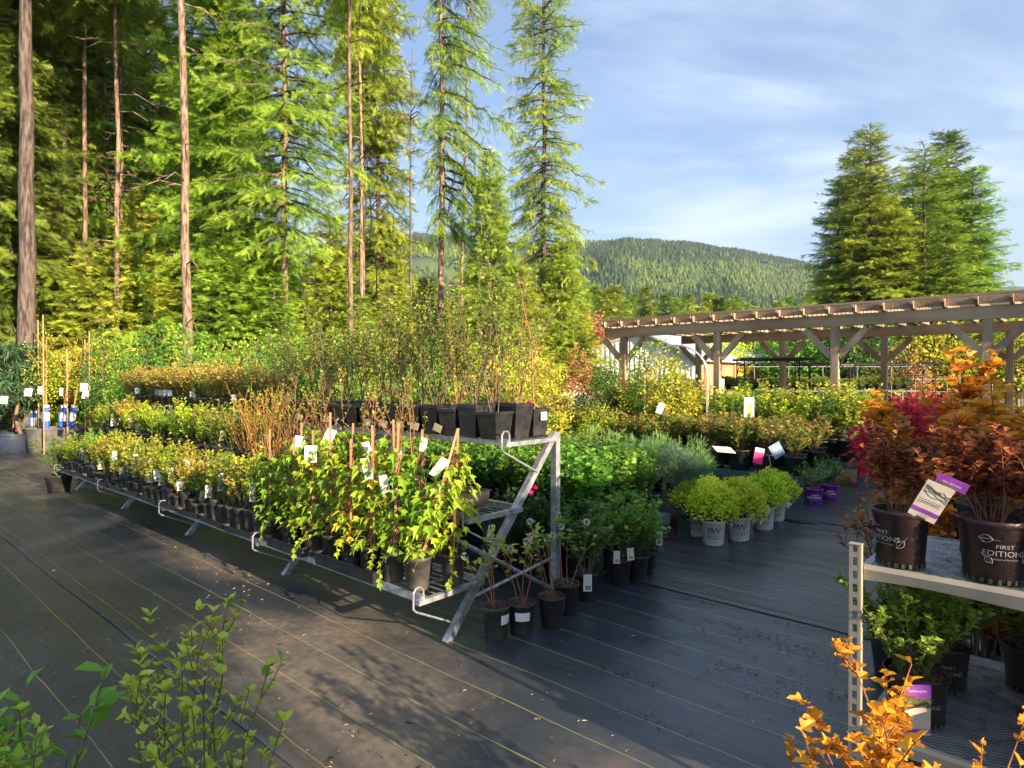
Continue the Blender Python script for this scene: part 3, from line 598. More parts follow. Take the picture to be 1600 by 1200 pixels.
FR = [  # px, depth, crown, needles, height, radius, trunk r, bark, stubs, lean, label
 (40, 15, 'high', 'fir_dark', 22, 2.4, .205, 'barkdark', 2, (.012, 0), 'thickest dark scaly trunk at far left, rising bare out of frame'),
 (103, 18.5, 'high', 'fir_green', 22, 2.0, .13, 'bark', 10, (0, 0), 'brown pine trunk second from the left, sunlit in patches'),
 (82, 23, 'tall', 'fir_dark', 22, 2.0, .10, 'barkdark', 8, (.002, 0), 'slim shaded trunk just right of the thickest dark trunk'),
 (297, 13, 'high', 'fir_green', 22, 1.6, .10, 'bark', 22, (-.014, 0), 'tall sunlit tan trunk standing in front of the big green fir'),
 (446, 15, 'larch', 'larch', 21, 1.5, .092, 'bark', 5, (0, 0), 'tall larch with pinkish trunk and bright feathery branches, left of centre'),
 (548, 14.5, 'high', 'larch', 21, 1.0, .062, 'bark', 12, (0, 0), 'straight slender pinkish pine trunk left of the droopy golden spruce'),
 (568, 21, 'high', 'fir_gold', 19, 1.3, .07, 'bark', 12, (0, 0), 'thin brown trunk immediately left of the droopy golden spruce'),
 (592, 22, 'tall2', 'fir_gold', 18, 1.6, .12, 'bark', 12, (0, 0), 'droopy golden green spruce with ragged layered branches, centre left'),
 (690, 15, 'side', 'larch', 21, .8, .082, 'bark', 6, (0, 0), 'pinkish larch trunk with bright green foliage hanging on its right side'),
 (850, 19, 'larch', 'larch', 19, 1.1, .10, 'barkdark', 5, (0, 0), 'narrow tall larch standing alone against the open sky'),
 (765, 14.5, 'young', 'fir_green', 6.7, 1.25, .07, 'bark', 0, (0, 0), 'pointed young fir left of the lone larch, top against the sky'),
 (517, 17, 'young2', 'fir_gold', 6.0, 1.45, .07, 'bark', 0, (0, 0), 'yellow green young fir below the slender pink trunk'),
 (352, 17, 'tall', 'fir_green', 18, 2.2, .14, 'bark', 6, (0, 0), 'big full green fir right behind the sunlit tan trunk'),
 (402, 16, 'young2', 'fir_green', 5.4, 1.8, .08, 'barkdark', 0, (0, 0), 'broad deep green fir with dark lower skirts, below the left larch'),
 (232, 22, 'tall', 'fir_gold', 20, 2.0, .13, 'barkdark', 8, (0, 0), 'tall olive fir left of the sunlit tan trunk'),
 (168, 19.5, 'tall2', 'fir_green', 16, 1.5, .09, 'bark', 30, (0, 0), 'thin spruce with many bare brown twigs and sparse needles'),
 (172, 21, 'tall2', 'fir_dark', 18, 1.6, .12, 'barkdark', 20, (0, 0), 'dark trunk behind the thin bare-twigged spruce'),
 (128, 19.5, 'young2', 'fir_green', 7.2, 1.7, .08, 'bark', 0, (0, 0), 'green young fir above the chain-link fence'),
 (8, 17, 'tall', 'fir_dark', 17, 2.4, .15, 'barkdark', 4, (0, 0), 'dense dark fir at the left edge behind the thickest trunk'),
 (70, 27, 'tall', 'fir_dark', 20, 2.6, .15, 'barkdark', 4, (0, 0), 'dark fir filling the gap between the two leftmost trunks'),
 (618, 15.5, 'young', 'fir_gold', 4.2, 1.15, .06, 'bark', 0, (0, 0), 'small yellow green fir below the droopy golden spruce'),
 (668, 17, 'young2', 'fir_gold', 4.3, 1.2, .06, 'bark', 0, (0, 0), 'small fir below the thin black dead tree'),
 (722, 18.5, 'young', 'fir_green', 4.6, 1.2, .06, 'bark', 0, (0, 0), 'small green fir between the right-sided larch and the pointed fir'),
 (812, 15, 'young2', 'fir_gold', 4.3, 1.3, .06, 'bark', 0, (0, 0), 'bushy yellow fir just below the lone larch'),
 (878, 18, 'young', 'larch', 5.9, 1.15, .06, 'bark', 0, (0, 0), 'feathery light green young larch right of the lone tall larch'),
 (470, 16.5, 'young', 'fir_gold', 4.0, 1.3, .06, 'bark', 0, (0, 0), 'low yellow fir right of the broad deep green fir'),
 (560, 15, 'young2', 'fir_gold', 3.6, 1.1, .06, 'bark', 0, (0, 0), 'lowest bushy fir under the slender pinkish trunk'),
 (200, 18, 'young', 'fir_green', 4.2, 1.5, .07, 'bark', 0, (0, 0), 'rounded green fir left of the tan trunk foot'),
 (262, 17.5, 'young2', 'fir_green', 4.4, 1.2, .07, 'bark', 0, (0, 0), 'green fir standing at the foot of the tan trunk'),
 (92, 19, 'tall', 'fir_green', 20, 1.5, .09, 'bark', 14, (.004, 0), 'narrow green fir between the two leftmost big trunks'),
 (134, 17, 'high', 'fir_gold', 22, 1.4, .075, 'bark', 26, (0, 0), 'twiggy brown trunk above the wrapped nursery trees'),
 (182, 16, 'high', 'fir_gold', 22, 1.4, .07, 'bark', 34, (.004, 0), 'slender trunk bristling with dry twigs, third of the left cluster'),
 (225, 16.5, 'young2', 'fir_gold', 6.4, 1.5, .08, 'barkdark', 0, (0, 0), 'sunny young fir midway between the left cluster and the tan trunk'),
 (345, 14.8, 'young2', 'fir_green', 5.2, 1.4, .06, 'bark', 0, (0, 0), 'sunny green fir just right of the sunlit tan trunk foot'),
 (565, 16, 'high', 'fir_gold', 20, 1.0, .055, 'bark', 14, (0, 0), 'second slender pink trunk of the centre pair'),
 (140, 16.5, 'young', 'fir_gold', 4.9, 1.4, .06, 'bark', 0, (0, 0), 'low sunny fir behind the wrapped nursery trees'),
 (60, 17.5, 'young2', 'fir_green', 5.2, 1.6, .06, 'bark', 0, (0, 0), 'green young fir between the two leftmost trunks, above the stakes'),
 (430, 14.5, 'young', 'fir_green', 4.0, 1.2, .06, 'bark', 0, (0, 0), 'pointed green fir at the left larch foot'),
 (285, 15.5, 'young2', 'fir_gold', 4.6, 1.4, .06, 'bark', 0, (0, 0), 'sunny fir directly behind the tan trunk foot'),
 (30, 21, 'young2', 'fir_green', 6.2, 1.8, .07, 'bark', 0, (0, 0), 'shaded young fir behind the thickest left trunk'),
 (900, 24, 'young2', 'fir_gold', 4.6, 1.5, .07, 'bark', 0, (0, 0), 'farther yellow fir at the right end of the near wood'),
 (-60, 16, 'tall', 'fir_dark', 17, 2.4, .15, 'barkdark', 4, (0, 0), 'dark fir just beyond the left edge of the view'),
]
for i, (px, d, cr_, mt, h, rr, tr, bk, st, ln, lab) in enumerate(FR):
    nm = 'larch_tree' if mt == 'larch' else ('pine_tree' if cr_ == 'high' else 'fir_tree')
    tree(nm, lab, nm.split('_')[0] + ' tree', CR[cr_], mt, place(px, d), h, rr, i * 1.7 if cr_ != 'side' else 0.2, tr, None, bk, st, ln, None, i)
rg = np.random.default_rng(21); px = -40; i = 0
while px < 400:
    d = rg.uniform(27, 38); hh = rg.uniform(15, 20)
    tree('fir_tree', 'dark fir in the back row of the wood, %s from the left' % ordn(i), 'fir tree', CR['tall' if i % 3 else 'tall2'], ['fir_dark', 'fir_green', 'fir_dark', 'fir_gold'][i % 4], place(px, d), hh, rg.uniform(2.3, 3.2), rg.uniform(0, 6), .16, 'back row of the wood behind the nursery', 'barkdark', 0, (0, 0), None, i)
    px += rg.uniform(62, 90); i += 1
for i, (px, d, h) in enumerate([(570, 30, 5.6), (640, 34, 6.2), (700, 31, 5.4), (745, 33, 6.0), (800, 30, 5.2), (840, 32, 5.8), (905, 36, 6.2)]):
    tree('fir_tree', 'low fir behind the young firs below the open sky, %s from the left' % ordn(i), 'fir tree', CR['young2'], ['fir_gold', 'fir_green'][i % 2], place(px, d), h, 1.9, i, .08, 'low firs behind the young firs', 'bark', 0, (0, 0), None, i)
# bare dead trees
def dead(px, d, h, r, lean, lab, stubs, mt='barkdark', sl=.8):
    o = thing('dead_tree', lab, 'dead tree', place(px, d)); trunk('trunk', h, r, M[mt], o, px, lean, 8, stubs, .25, sl)
dead(642, 20, 11.9, .055, (0, 0), 'thin black dead tree with short twigs against the sky', 46)
dead(718, 17, 13, .055, (.018, 0), 'slim reddish dead tree leaning right with dry twigs at one side', 30, 'bark', .6)
dead(607, 18, 8.2, .035, (-.078, 0), 'thin bare pole tree leaning left across the golden spruce', 4, 'bark', .3)
dead(188, 18, 12, .06, (.01, 0), 'dead brown tree bristling with bare twigs in the left wood', 70, 'bark', 1.1)
dead(152, 19, 12, .06, (.0, 0), 'dead tree with a tangle of bare brown twigs, leftmost of the two', 60, 'bark', 1.2)
dead(250, 22, 12, .07, (.0, 0), 'dark dead trunk left of the tan trunk', 40, 'barkdark', 1.0)
# group of big conifers at right
for i, (px, d, cr_, mt, h, rr, lab) in enumerate([
  (1308, 35, 'tall', 'fir_green', 12.6, 2.1, 'dark fir at the left flank of the tall group right of the hill'),
  (1358, 33, 'tall', 'fir_gold', 14.6, 2.5, 'tallest golden lit fir of the group at right'),
  (1332, 37, 'tall', 'fir_dark', 15.0, 2.1, 'dark fir half hidden behind the tallest golden fir'),
  (1400, 32, 'tall', 'fir_gold', 10.2, 1.9, 'shorter golden fir right of the tallest golden fir'),
  (1442, 33, 'larch', 'larch', 13.6, 2.0, 'bright green larch in the middle of the right group'),
  (1425, 36, 'tall', 'fir_green', 13.2, 2.2, 'green fir behind the bright larch of the right group'),
  (1478, 36, 'tall', 'fir_dark', 15.6, 2.6, 'dark thin-topped spruce right of the bright larch'),
  (1480, 31, 'tall', 'fir_green', 9.5, 1.9, 'lower green fir in front of the thin-topped spruce'),
  (1518, 34, 'tall', 'fir_green', 12.9, 2.3, 'dark open spruce at the right flank of the group'),
  (1470, 40, 'far', 'fir_green', 14, 3.0, 'green fir at the back of the right group'),
  (1380, 40, 'far', 'fir_dark', 13.5, 3.4, 'dark fir at the back of the right group')]):
    tree('larch_tree' if mt == 'larch' else 'fir_tree', lab, 'larch tree' if mt == 'larch' else 'fir tree', CR[cr_], mt, place(px, d), h, rr, i * 2.1, .2, None, 'barkdark', 0, (0, 0), None, 90 + i)
# valley tree line
rg = np.random.default_rng(5); px = 868; i = 0
while px < 1760:
    d = rg.uniform(52, 78); yt = np.interp(px, [860, 950, 1100, 1300, 1760], [446, 458, 474, 470, 490]) + rg.normal(0, 10); h = (HZ - yt) / F * d + H
    tree('fir_tree', 'distant conifer in the line below the hill, %s from the left' % ordn(i), 'fir tree', CR['far'], ['fir_gold', 'fir_green', 'fir_gold', 'fir_gold', 'larch'][rg.integers(0, 5)], place(px, d), h, h * rg.uniform(.16, .26), rg.uniform(0, 6), .15, 'line of distant conifers below the hill', 'bark', 0, (0, 0), None, i)
    px += rg.uniform(11, 20); i += 1
# ---------------------------------------------------------------- pergola
PO = np.array([2.92, 16.7])
def PG(s, t, z=0): p = PO + s * U + t * V; return (float(p[0]), float(p[1]), z)
def pergola():
    o = thing('pergola', 'long weathered timber pergola with knee-braced posts and rows of rafters', 'pergola', (PO[0], PO[1], 0), PHI)
    zb, bh = 2.71, .235; n = 7; sp = 2.55; w = 4.28
    for row, t in (('f', 0.0), ('r', w)):
        b = MB(); b.box(((n - 1) * sp / 2 - .0, t, zb + bh / 2), ((n - 1) * sp + 1.1, .14, bh)); b.build('beam', M['woodx'], o)
        for i in range(n):
            x = i * sp; p = MB(); p.box((x, t, zb / 2 + .0), (.145, .145, zb - .004)); p.build('post', M['wood'], o)
            for sgn in (-1, 1):
                br = MB(); br.bar((x + sgn * .075, t, zb - .62), (x + sgn * .60, t, zb - .055), .09, .13); br.build('knee_brace', M['wood'], o)
    zr = zb + bh
    k = int(((n - 1) * sp + 1.0) / .5)
    for i in range(k + 1):
        x = -.5 + i * .5; L0, L1 = -.32, w + .42; h = .17; m = MB(); th = .045
        prof = [(L0, zr + h), (L0, zr + h * .62), (L0 + .05, zr + h * .55), (L0 + .13, zr + .02), (L0 + .2, zr + .003), (L1 - .2, zr + .003), (L1 - .13, zr + .02), (L1 - .05, zr + h * .55), (L1, zr + h * .62), (L1, zr + h)]
        v = [(x - th / 2, y, z) for y, z in prof] + [(x + th / 2, y, z) for y, z in prof]; q = len(prof)
        m.add(v, [tuple(range(q))[::-1], tuple(range(q, 2 * q))] + [(j, (j + 1) % q, q + (j + 1) % q, q + j) for j in range(q)])
        m.build('rafter', M['woody'], o)
    for j in range(16):
        t = -.27 + j * (w + .6) / 15; m = MB(); m.box(((n - 1) * sp / 2, t, zr + .17 + .024), ((n - 1) * sp + 1.1, .06, .042)); m.build('batten', M['woodx'], o)
    f = MB(); f.box(((n - 1) * sp / 2, -.10, zr + .17 - .07), ((n - 1) * sp + 1.0, .02, .13)); f.build('blocking_board', M['woody'], o)
    return o
pergola()
# ---------------------------------------------------------------- shed with steel gable and cedar siding
def shed():
    A = np.array([X(922, 30), 30.0]); ev, rz_ = 2.25, 1.35; wd = 5.0; L = 17.0
    e = unit(np.array([.74, -.30]));   # gable end runs right and a little nearer
    f = unit(np.array([.62, .79]))     # ridge runs right and away
    B = A + e * wd; Mid = A + e * wd * .5
    o = thing('shed', 'low shed with white corrugated gable, blue steel roof and cedar wall', 'shed', (A[0], A[1], 0))
    def p(q, z): return (q[0] - A[0], q[1] - A[1], z)
    w = MB(); w.add([p(A, 0), p(B, 0), p(B, 2.45), p(Mid, 3.65), p(A, 2.9)], [(0, 1, 2, 3, 4)])
    k = 22
    for i in range(k):          # corrugations
        q = A + e * wd * (i + .5) / k; t = (i + .5) / k; top = 2.9 + .75 * t * 2 if t < .5 else 3.65 - 1.2 * (t - .5) * 2
        nrm = np.array([e[1], -e[0]]); c = q + nrm * .02; w.bar(p(c, 0.05), p(c, top - .04), .07, .04, (nrm[0], nrm[1], 0))
    w.build('gable_wall', M['white_steel'], o)
    s_ = MB(); s_.add([p(B, 0), p(B + f * L, 0), p(B + f * L, 2.45), p(B, 2.45)], [(0, 1, 2, 3)])
    nrm = np.array([f[1], -f[0]])
    s_.build('side_wall', M['siding'], o)
    for i in range(9):
        q = B + f * (L * (i + .2) / 9) + nrm * .04; s2 = MB(); s2.box((q[0] - A[0], q[1] - A[1], 1.2), (.12, .12, 2.4), math.atan2(f[1], f[0])); s2.build('wall_batten', M['siding'], o)
    r = MB(); ov = nrm * .35
    Bm = Mid; r.add([p(B - f * .4 + ov, 2.36), p(B + f * L + ov, 2.36), p(Mid + f * L, 3.69), p(Mid - f * .4, 3.69), p(B - f * .4 + ov, 2.42), p(B + f * L + ov, 2.42), p(Mid + f * L, 3.75), p(Mid - f * .4, 3.75)],
          [(0, 1, 2, 3), (7, 6, 5, 4), (0, 4, 5, 1), (1, 5, 6, 2), (2, 6, 7, 3), (3, 7, 4, 0)])
    for i in range(30):
        a_ = B - f * .4 + f * (L + .3) * i / 29 + ov; b_ = Mid - f * .4 + f * (L + .3) * i / 29; r.bar(p(a_, 2.44), p(b_, 3.77), .04, .04)
    C_ = A - e * .3
    r.add([p(C_ - f * .4, 2.78), p(C_ + f * L, 2.78), p(Mid + f * L, 3.69), p(Mid - f * .4, 3.69), p(C_ - f * .4, 2.84), p(C_ + f * L, 2.84), p(Mid + f * L, 3.75), p(Mid - f * .4, 3.75)],
          [(0, 3, 2, 1), (4, 5, 6, 7), (0, 1, 5, 4), (1, 2, 6, 5), (3, 0, 4, 7)])
    r.build('roof', M['roof'], o)
shed()
# tan building farther right
o = thing('storage_building', 'low tan building with pale roof beyond the benches right of the shed', 'building', (X(1195, 44), 44, 0), -.25)
b = MB(); b.box((0, 0, 1.15), (4.6, 4, 2.3)); b.build('wall', surf('tan_board_wall', (.42, .27, .16), (.55, .38, .24), 2, .8, stretch=(1, 1, .2)), o)
b = MB(); b.add([(-2.6, -2.3, 2.3), (2.6, -2.3, 2.3), (2.6, 2.3, 2.3), (-2.6, 2.3, 2.3), (-2.2, 0, 3.0), (2.2, 0, 3.0)], [(0, 1, 5, 4), (1, 2, 5), (2, 3, 4, 5), (3, 0, 4), (3, 2, 1, 0)]); b.build('roof', surf('pale_roof', (.4, .3, .24), (.5, .4, .32), 3, .7), o)
# utility poles
def upole(px, d, top, lab, arms=True, r=.13):
    o = thing('utility_pole', lab, 'utility pole', (X(px, d), d, 0)); h = Z(top, d); p = MB(); p.tube([(0, 0, 0), (0, 0, h)], r, 10, r * .8); p.build('pole', M['pole'], o)
    if arms:
        a_ = MB(); a_.bar((-.9, 0, h - .35), (.9, 0, h - .35), .1, .12); a_.build('crossarm', M['pole'], o)
        for x in (-.8, 0, .8):
            i_ = MB(); i_.lathe([(.05, 0), (.06, .06), (.03, .12), (.05, .18), (.0, .2)], 8, (x, 0, h - .29)); i_.build('insulator', M['white'], o)
        a_ = MB(); a_.bar((-.5, 0, h - 1.3), (.5, 0, h - 1.3), .08, .08); a_.build('crossarm', M['pole'], o)
upole(936, 48, 499, 'pale utility pole with crossarm and insulators above the shed gable')
upole(1139, 46, 520, 'bare wooden pole rising behind the shed roof, left of two', False, .09)
upole(1161, 40, 520, 'bare wooden pole rising behind the shed roof, right of two', False, .11)
w = MB()
for dz in (0, .06, .9):
    pts = []
    for i in range(15):
        t = i / 14; x0, x1 = X(936, 48), X(936, 48) - 26; pts.append((x0 + (x1 - x0) * t, 48 + 6 * t, Z(500, 48) - .2 - dz - 1.4 * math.sin(math.pi * t)))
    w.tube(pts, .018, 4)
tag(w.build('power_lines', M['iron']), 'thin sagging power lines running left from the utility pole', 'power line')

# ---------------------------------------------------------------- chain-link fence at left
def fence(a, b, h, lab, post_every=3.0):
    a, b = np.array(a), np.array(b); L = np.linalg.norm(b - a); rz = math.atan2(b[1] - a[1], b[0] - a[0])
    o = thing('chain_link_fence', lab, 'fence', (a[0], a[1], 0), rz)
    k = max(1, round(L / post_every))
    for i in range(k + 1):
        p = MB(); p.tube([(L * i / k, 0, 0), (L * i / k, 0, h + .04)], .03, 8); p.build('fence_post', M['galv'], o)
    r = MB(); r.tube([(0, 0, h), (L, 0, h)], .022, 8); r.build('top_rail', M['galv'], o)
    m = MB(); st = .11; q = -h
    while q < L:
        for s_ in (1, -1):
            x0, z0, x1, z1 = (q, .03, q + h, h) if s_ > 0 else (q, h, q + h, .03)
            if x0 < 0: t = -x0 / (x1 - x0); x0, z0 = 0, z0 + (z1 - z0) * t
            if x1 > L: t = (L - x0) / (x1 - x0); x1, z1 = L, z0 + (z1 - z0) * t
            if x1 - x0 > .05: m.tube([(x0, .006 * s_, z0), (x1, .006 * s_, z1)], .0042, 3, cap=False)
        q += st
    m.build('mesh_panel', M['galv'], o)
fence((-15.5, 12.6), (-10.9, 17.2), 2.1, 'chain-link fence panel with steel rail behind the wrapped trees at left')
fence((-10.85, 17.3), (-9.5, 20.5), 1.95, 'chain-link fence going back behind the leafy shrubs at left')
fence((-9.4, 20.6), (-4.0, 22.0), 1.95, 'chain-link fence at the foot of the tan pine trunk')

M['greywood'] = surf('grey_bench', (.12, .12, .11), (.2, .2, .19), 6, .8)
M['dullsteel'] = surf('dull_steel', (.2, .21, .21), (.32, .33, .33), 8, .5, .3)
# ---------------------------------------------------------------- background benches, arbours, rails under the pergola
def rail(px0, px1, py, d, lab, r=.018, posts=5, d2=None):
    d2 = d2 or d; z0 = Z(py, d); a = np.array([X(px0, d), d]); b = np.array([X(px1, d2), d2]); m = MB(); m.tube([(a[0], a[1], z0), (b[0], b[1], z0)], r, 6)
    for i in range(posts):
        q = a + (b - a) * i / (posts - 1); m.tube([(q[0], q[1], 0), (q[0], q[1], z0)], r, 6)
    m.tube([(a[0], a[1], z0 * .5), (b[0], b[1], z0 * .5)], r * .8, 6)
    tag(m.build('steel_rail_fence', M['dullsteel']), lab, 'fence')
rail(1125, 1500, 573, 27, 'pale steel pipe rail running behind the pergola, higher one', posts=8)
rail(1180, 1480, 592.5, 22.5, 'pale steel pipe rail behind the pergola, lower one', posts=7)
rail(1340, 1700, 563, 34, 'thin steel rail at far right behind the pergola', posts=8)
def arbour(px, d, w, dp, h, rz, lab, arch=False, mat='iron', r=.014):
    o = thing('garden_arch' if arch else 'metal_arbour', lab, 'arch' if arch else 'arbour', (X(px, d), d, 0), rz)
    for sx in (-1, 1):
        for sy in (-1, 1):
            x, y = sx * w / 2, sy * dp / 2; p = MB(); p.tube([(x, y, 0), (x, y, h if not arch else h - w / 2)], r, 6)
            if not arch: p.tube([(x, y, h - .35), (x - sx * .05, y, h - .15), (x - sx * .3, y, h - .02)], r * .8, 5)
            p.build('leg', M[mat], o)
        l_ = MB(); hh = h if not arch else h - w / 2; z = .25
        while z < hh - .05: l_.tube([(sx * w / 2, -dp / 2, z), (sx * w / 2, dp / 2, z)], r * .7, 5); z += .22
        l_.build('side_ladder', M[mat], o)
    t = MB()
    if arch:
        for sy in (-1, 0, 1): t.tube([(math.cos(a_) * w / 2, sy * dp / 2, h - w / 2 + math.sin(a_) * w / 2) for a_ in np.linspace(0, math.pi, 15)], r, 6)
        for a_ in np.linspace(0, math.pi, 12): t.tube([(math.cos(a_) * w / 2, -dp / 2, h - w / 2 + math.sin(a_) * w / 2), (math.cos(a_) * w / 2, dp / 2, h - w / 2 + math.sin(a_) * w / 2)], r * .7, 5)
    else:
        for sy in (-1, 1): t.bar((-w / 2 - .1, sy * dp / 2, h), (w / 2 + .1, sy * dp / 2, h), .03, .05)
        for x in np.linspace(-w / 2, w / 2, 9): t.bar((x, -dp / 2, h + .04), (x, dp / 2, h + .04), .02, .02)
    t.build('top', M[mat], o)
arbour(1057, 11.0, 1.02, .42, 2.2, -.35, 'round-topped steel garden arch with ladder sides over a small bright tree', True, 'galv', .011)
arbour(1207, 15.0, 1.45, .7, 2.07, -.1, 'black iron arbour with flat top between the first pergola posts', False)
arbour(1285, 18.0, 1.3, .6, 2.0, .2, 'black iron arbour behind the third pergola post', False)
arbour(1370, 19.5, 1.5, .6, 2.05, -.2, 'black iron arbour with hooked brackets right of the third post', False)
arbour(1452, 18.5, 1.1, .5, 2.1, .3, 'farthest right black iron arch hidden by orange leaves', True)

def bench(px, py, d, L, dp, z, lab, rz=0.0, mat='greywood'):
    o = thing('display_bench', lab, 'bench', (px, py, 0), rz)
    t = MB(); t.box((L / 2, dp / 2, z - .03), (L, dp, .05)); t.build('top', M[mat], o)
    k = max(2, int(L / 1.6) + 1)
    for i in range(k):
        for y in (.05, dp - .05):
            g_ = MB(); g_.box((.05 + (L - .1) * i / (k - 1), y, (z - .056) / 2), (.05, .05, z - .056)); g_.build('leg', M[mat], o)
    return o
BB = [  # x px left, px right, depth, height, label
 (1130, 1440, 19.0, 1.28, 'high grey display bench with dark-leaved pots, behind the pergola'),
 (1000, 1330, 16.5, .82, 'mid grey display bench with blue and black pots behind the arch'),
 (1000, 1300, 14.0, .42, 'low grey display bench of small green plants behind the arch'),
 (858, 985, 13.5, .55, 'grey display bench of grassy plants left of the first pergola post'),
 (820, 935, 10.8, .62, 'grey display bench of low plants behind the top shelf pots'),
]
BN = []
for a_, b_, d, z, lab in BB: BN.append(bench(X(a_, d), d, d, X(b_, d) - X(a_, d), .9, z, lab))
# ================================================================ POTS, TAGS, TEXT
def textmesh(s, size=1.0, font=None):
    c = bpy.data.curves.new('t', 'FONT'); c.body = s; c.size = size; c.align_x = 'CENTER'; c.align_y = 'CENTER'; c.resolution_u = 3
    o = bpy.data.objects.new('t', c); link(o); bpy.context.view_layer.update()
    me = bpy.data.meshes.new_from_object(o.evaluated_get(bpy.context.evaluated_depsgraph_get()))
    v = [tuple(q.co) for q in me.vertices]; f = [tuple(p.vertices) for p in me.polygons]
    bpy.data.objects.remove(o); bpy.data.curves.remove(c); bpy.data.meshes.remove(me); return v, f
def wraptext(mb, s, size, z, ang, rfun, sx=1.0, off=.0012):
    """letters laid on a pot's curved wall at height z, centred on angle ang"""
    v, f = textmesh(s, size); w = []
    for x, y, _ in v:
        zz_ = z + y; r = rfun(zz_) + off; a = ang + x * sx / r; w.append((r * math.cos(a), r * math.sin(a), zz_))
    mb.add(w, f); return mb
def pot(parent, r, h, mat='black', rb=None, soil=True, n=28, scallop=False, mulch=.12):
    rb = rb or r * .78; m = MB(); rim = .012 + r * .05
    m.lathe([(rb * .96, .0), (rb, .004), (rb + (r - rb) * .86, h - rim * 1.5), (r * .985, h - rim * 1.45), (r * 1.045, h - rim), (r * 1.05, h - .002), (r * 1.02, h), (r * .97, h - .003), (r * .95, h * .8), (r * .86, h * .6)], n)
    o = m.build('pot', M[mat], parent, True)
    if scallop:
        s_ = MB()
        for i in range(22):
            a = i * 6.2832 / 22; s_.box(((rb + .001) * math.cos(a), (rb + .001) * math.sin(a), .006), (.004, .009, .014), a)
        s_.build('drain_slots', M['ink' if mat != 'white_pot' else 'soil'], o)
    if soil:
        rg = np.random.default_rng(int(r * 1e5)); s_ = MB(); k = 16; rr = [0, .35, .7, .93]; v = [(0, 0, h * .9)]
        for q in rr[1:]:
            for j in range(k): v.append((r * .97 * q * math.cos(j * 6.2832 / k), r * .97 * q * math.sin(j * 6.2832 / k), h * .885 + rg.uniform(-.006, .008)))
        f = [(0, 1 + j, 1 + (j + 1) % k) for j in range(k)]
        for a in range(2): f += [(1 + a * k + j, 1 + (a + 1) * k + j, 1 + (a + 1) * k + (j + 1) % k, 1 + a * k + (j + 1) % k) for j in range(k)]
        s_.add(v, f)
        for j in range(26):
            a = rg.uniform(0, 6.28); q = r * .85 * math.sqrt(rg.uniform(0, 1)); z = h * .892 + rg.uniform(0, .008); s_.box((q * math.cos(a), q * math.sin(a), z), (rg.uniform(.008, .022), rg.uniform(.005, .01), .006), rg.uniform(0, 3))
        s_.build('soil', M['soil'], o)
    return o
def sqpot(parent, w, h, mat='black'):
    m = MB(); b = w * .36; t = w * .5
    def ring(q, z): return [(-q, -q, z), (q, -q, z), (q, q, z), (-q, q, z)]
    v = ring(b, 0) + ring(t * .93, h - .02) + ring(t, h - .02) + ring(t, h) + ring(t * .95, h) + ring(t * .85, h * .7)
    f = [(3, 2, 1, 0)] + [(i * 4 + k, i * 4 + (k + 1) % 4, (i + 1) * 4 + (k + 1) % 4, (i + 1) * 4 + k) for i in range(5) for k in range(4)]
    m.add(v, f); o = m.build('pot', M[mat], parent)
    s_ = MB(); q = t * .92; s_.add(ring(q, h * .88), [(0, 1, 2, 3)]); s_.build('soil', M['soil'], o); return o
def card(parent, loc, w, h, yaw, mat='card', tilt=.12, roll=.0, name='plant_tag', th=.0015):
    m = MB(); m.box((0, 0, -h / 2), (w, th, h)); o = m.build(name, M[mat], parent); o.location = loc; o.rotation_euler = (tilt, roll, yaw); return o
def sticker(parent, r, z0, z1, a0, a1, rb, h, mat='white', name='label_sticker'):
    m = MB(); k = 8; v = []; f = []
    for i in range(k + 1):
        a = a0 + (a1 - a0) * i / k
        for z in (z0, z1): rr = rb + (r - rb) * z / h + .0025; v.append((rr * math.cos(a), rr * math.sin(a), z))
    f = [(2 * i, 2 * i + 2, 2 * i + 3, 2 * i + 1) for i in range(k)]; m.add(v, f); return m.build(name, M[mat], parent)
FACE = -math.pi / 2      # towards the eye, in world axes
def potted(name, label, cat, r, h, sf, leafm, stemm='twig', potm='black', z=.0, square=False, tags=(), stick=(), scallop=False, soil=True):
    o = thing(name, label, cat); p = sqpot(o, r * 2, h, potm) if square else pot(o, r, h, potm, scallop=scallop, soil=soil)
    St, Fo = sf
    if St and St.v: s_ = St.build('stems', M[stemm], o); s_.location = (0, 0, h * .88)
    if Fo and Fo.v: f_ = Fo.build('foliage', M[leafm], o); f_.location = (0, 0, h * .88)
    for t in tags: card(o, *t)
    for t in stick: sticker(p, r, t[0], t[1], t[2], t[3], r * .78, h)
    return o
# leaf colours
M['lf_yel'] = L_('yellow_green_leaves', (.09, .17, .015), (.32, .38, .03), (.60, .54, .06), trans=.4)
M['lf_yelred'] = L_('yellow_leaves_with_red_tips', (.12, .18, .02), (.38, .38, .04), (.64, .34, .08), trans=.4)
M['lf_orange'] = L_('orange_tinted_leaves', (.14, .19, .02), (.44, .40, .06), (.68, .42, .12), trans=.4)
M['lf_green'] = L_('fresh_green_leaves', (.04, .13, .014), (.11, .27, .026), (.24, .43, .05), trans=.4)
M['lf_deep'] = L_('deep_green_leaves', (.025, .08, .018), (.06, .16, .03), (.14, .28, .045), trans=.35)
M['lf_vine'] = L_('vine_leaves', (.09, .22, .015), (.34, .50, .03), (.80, .64, .04), trans=.45, mid=.55)
M['lf_lime'] = L_('lime_spirea_leaves', (.13, .34, .01), (.36, .58, .02), (.70, .74, .05), trans=.4, hue=.006)
M['lf_jun'] = L_('blue_green_juniper', (.03, .07, .045), (.07, .14, .085), (.14, .22, .12), trans=.15)
M['lf_rose'] = L_('rose_leaves_bronze_tips', (.05, .15, .02), (.17, .32, .04), (.46, .20, .05), trans=.35, mid=.78)
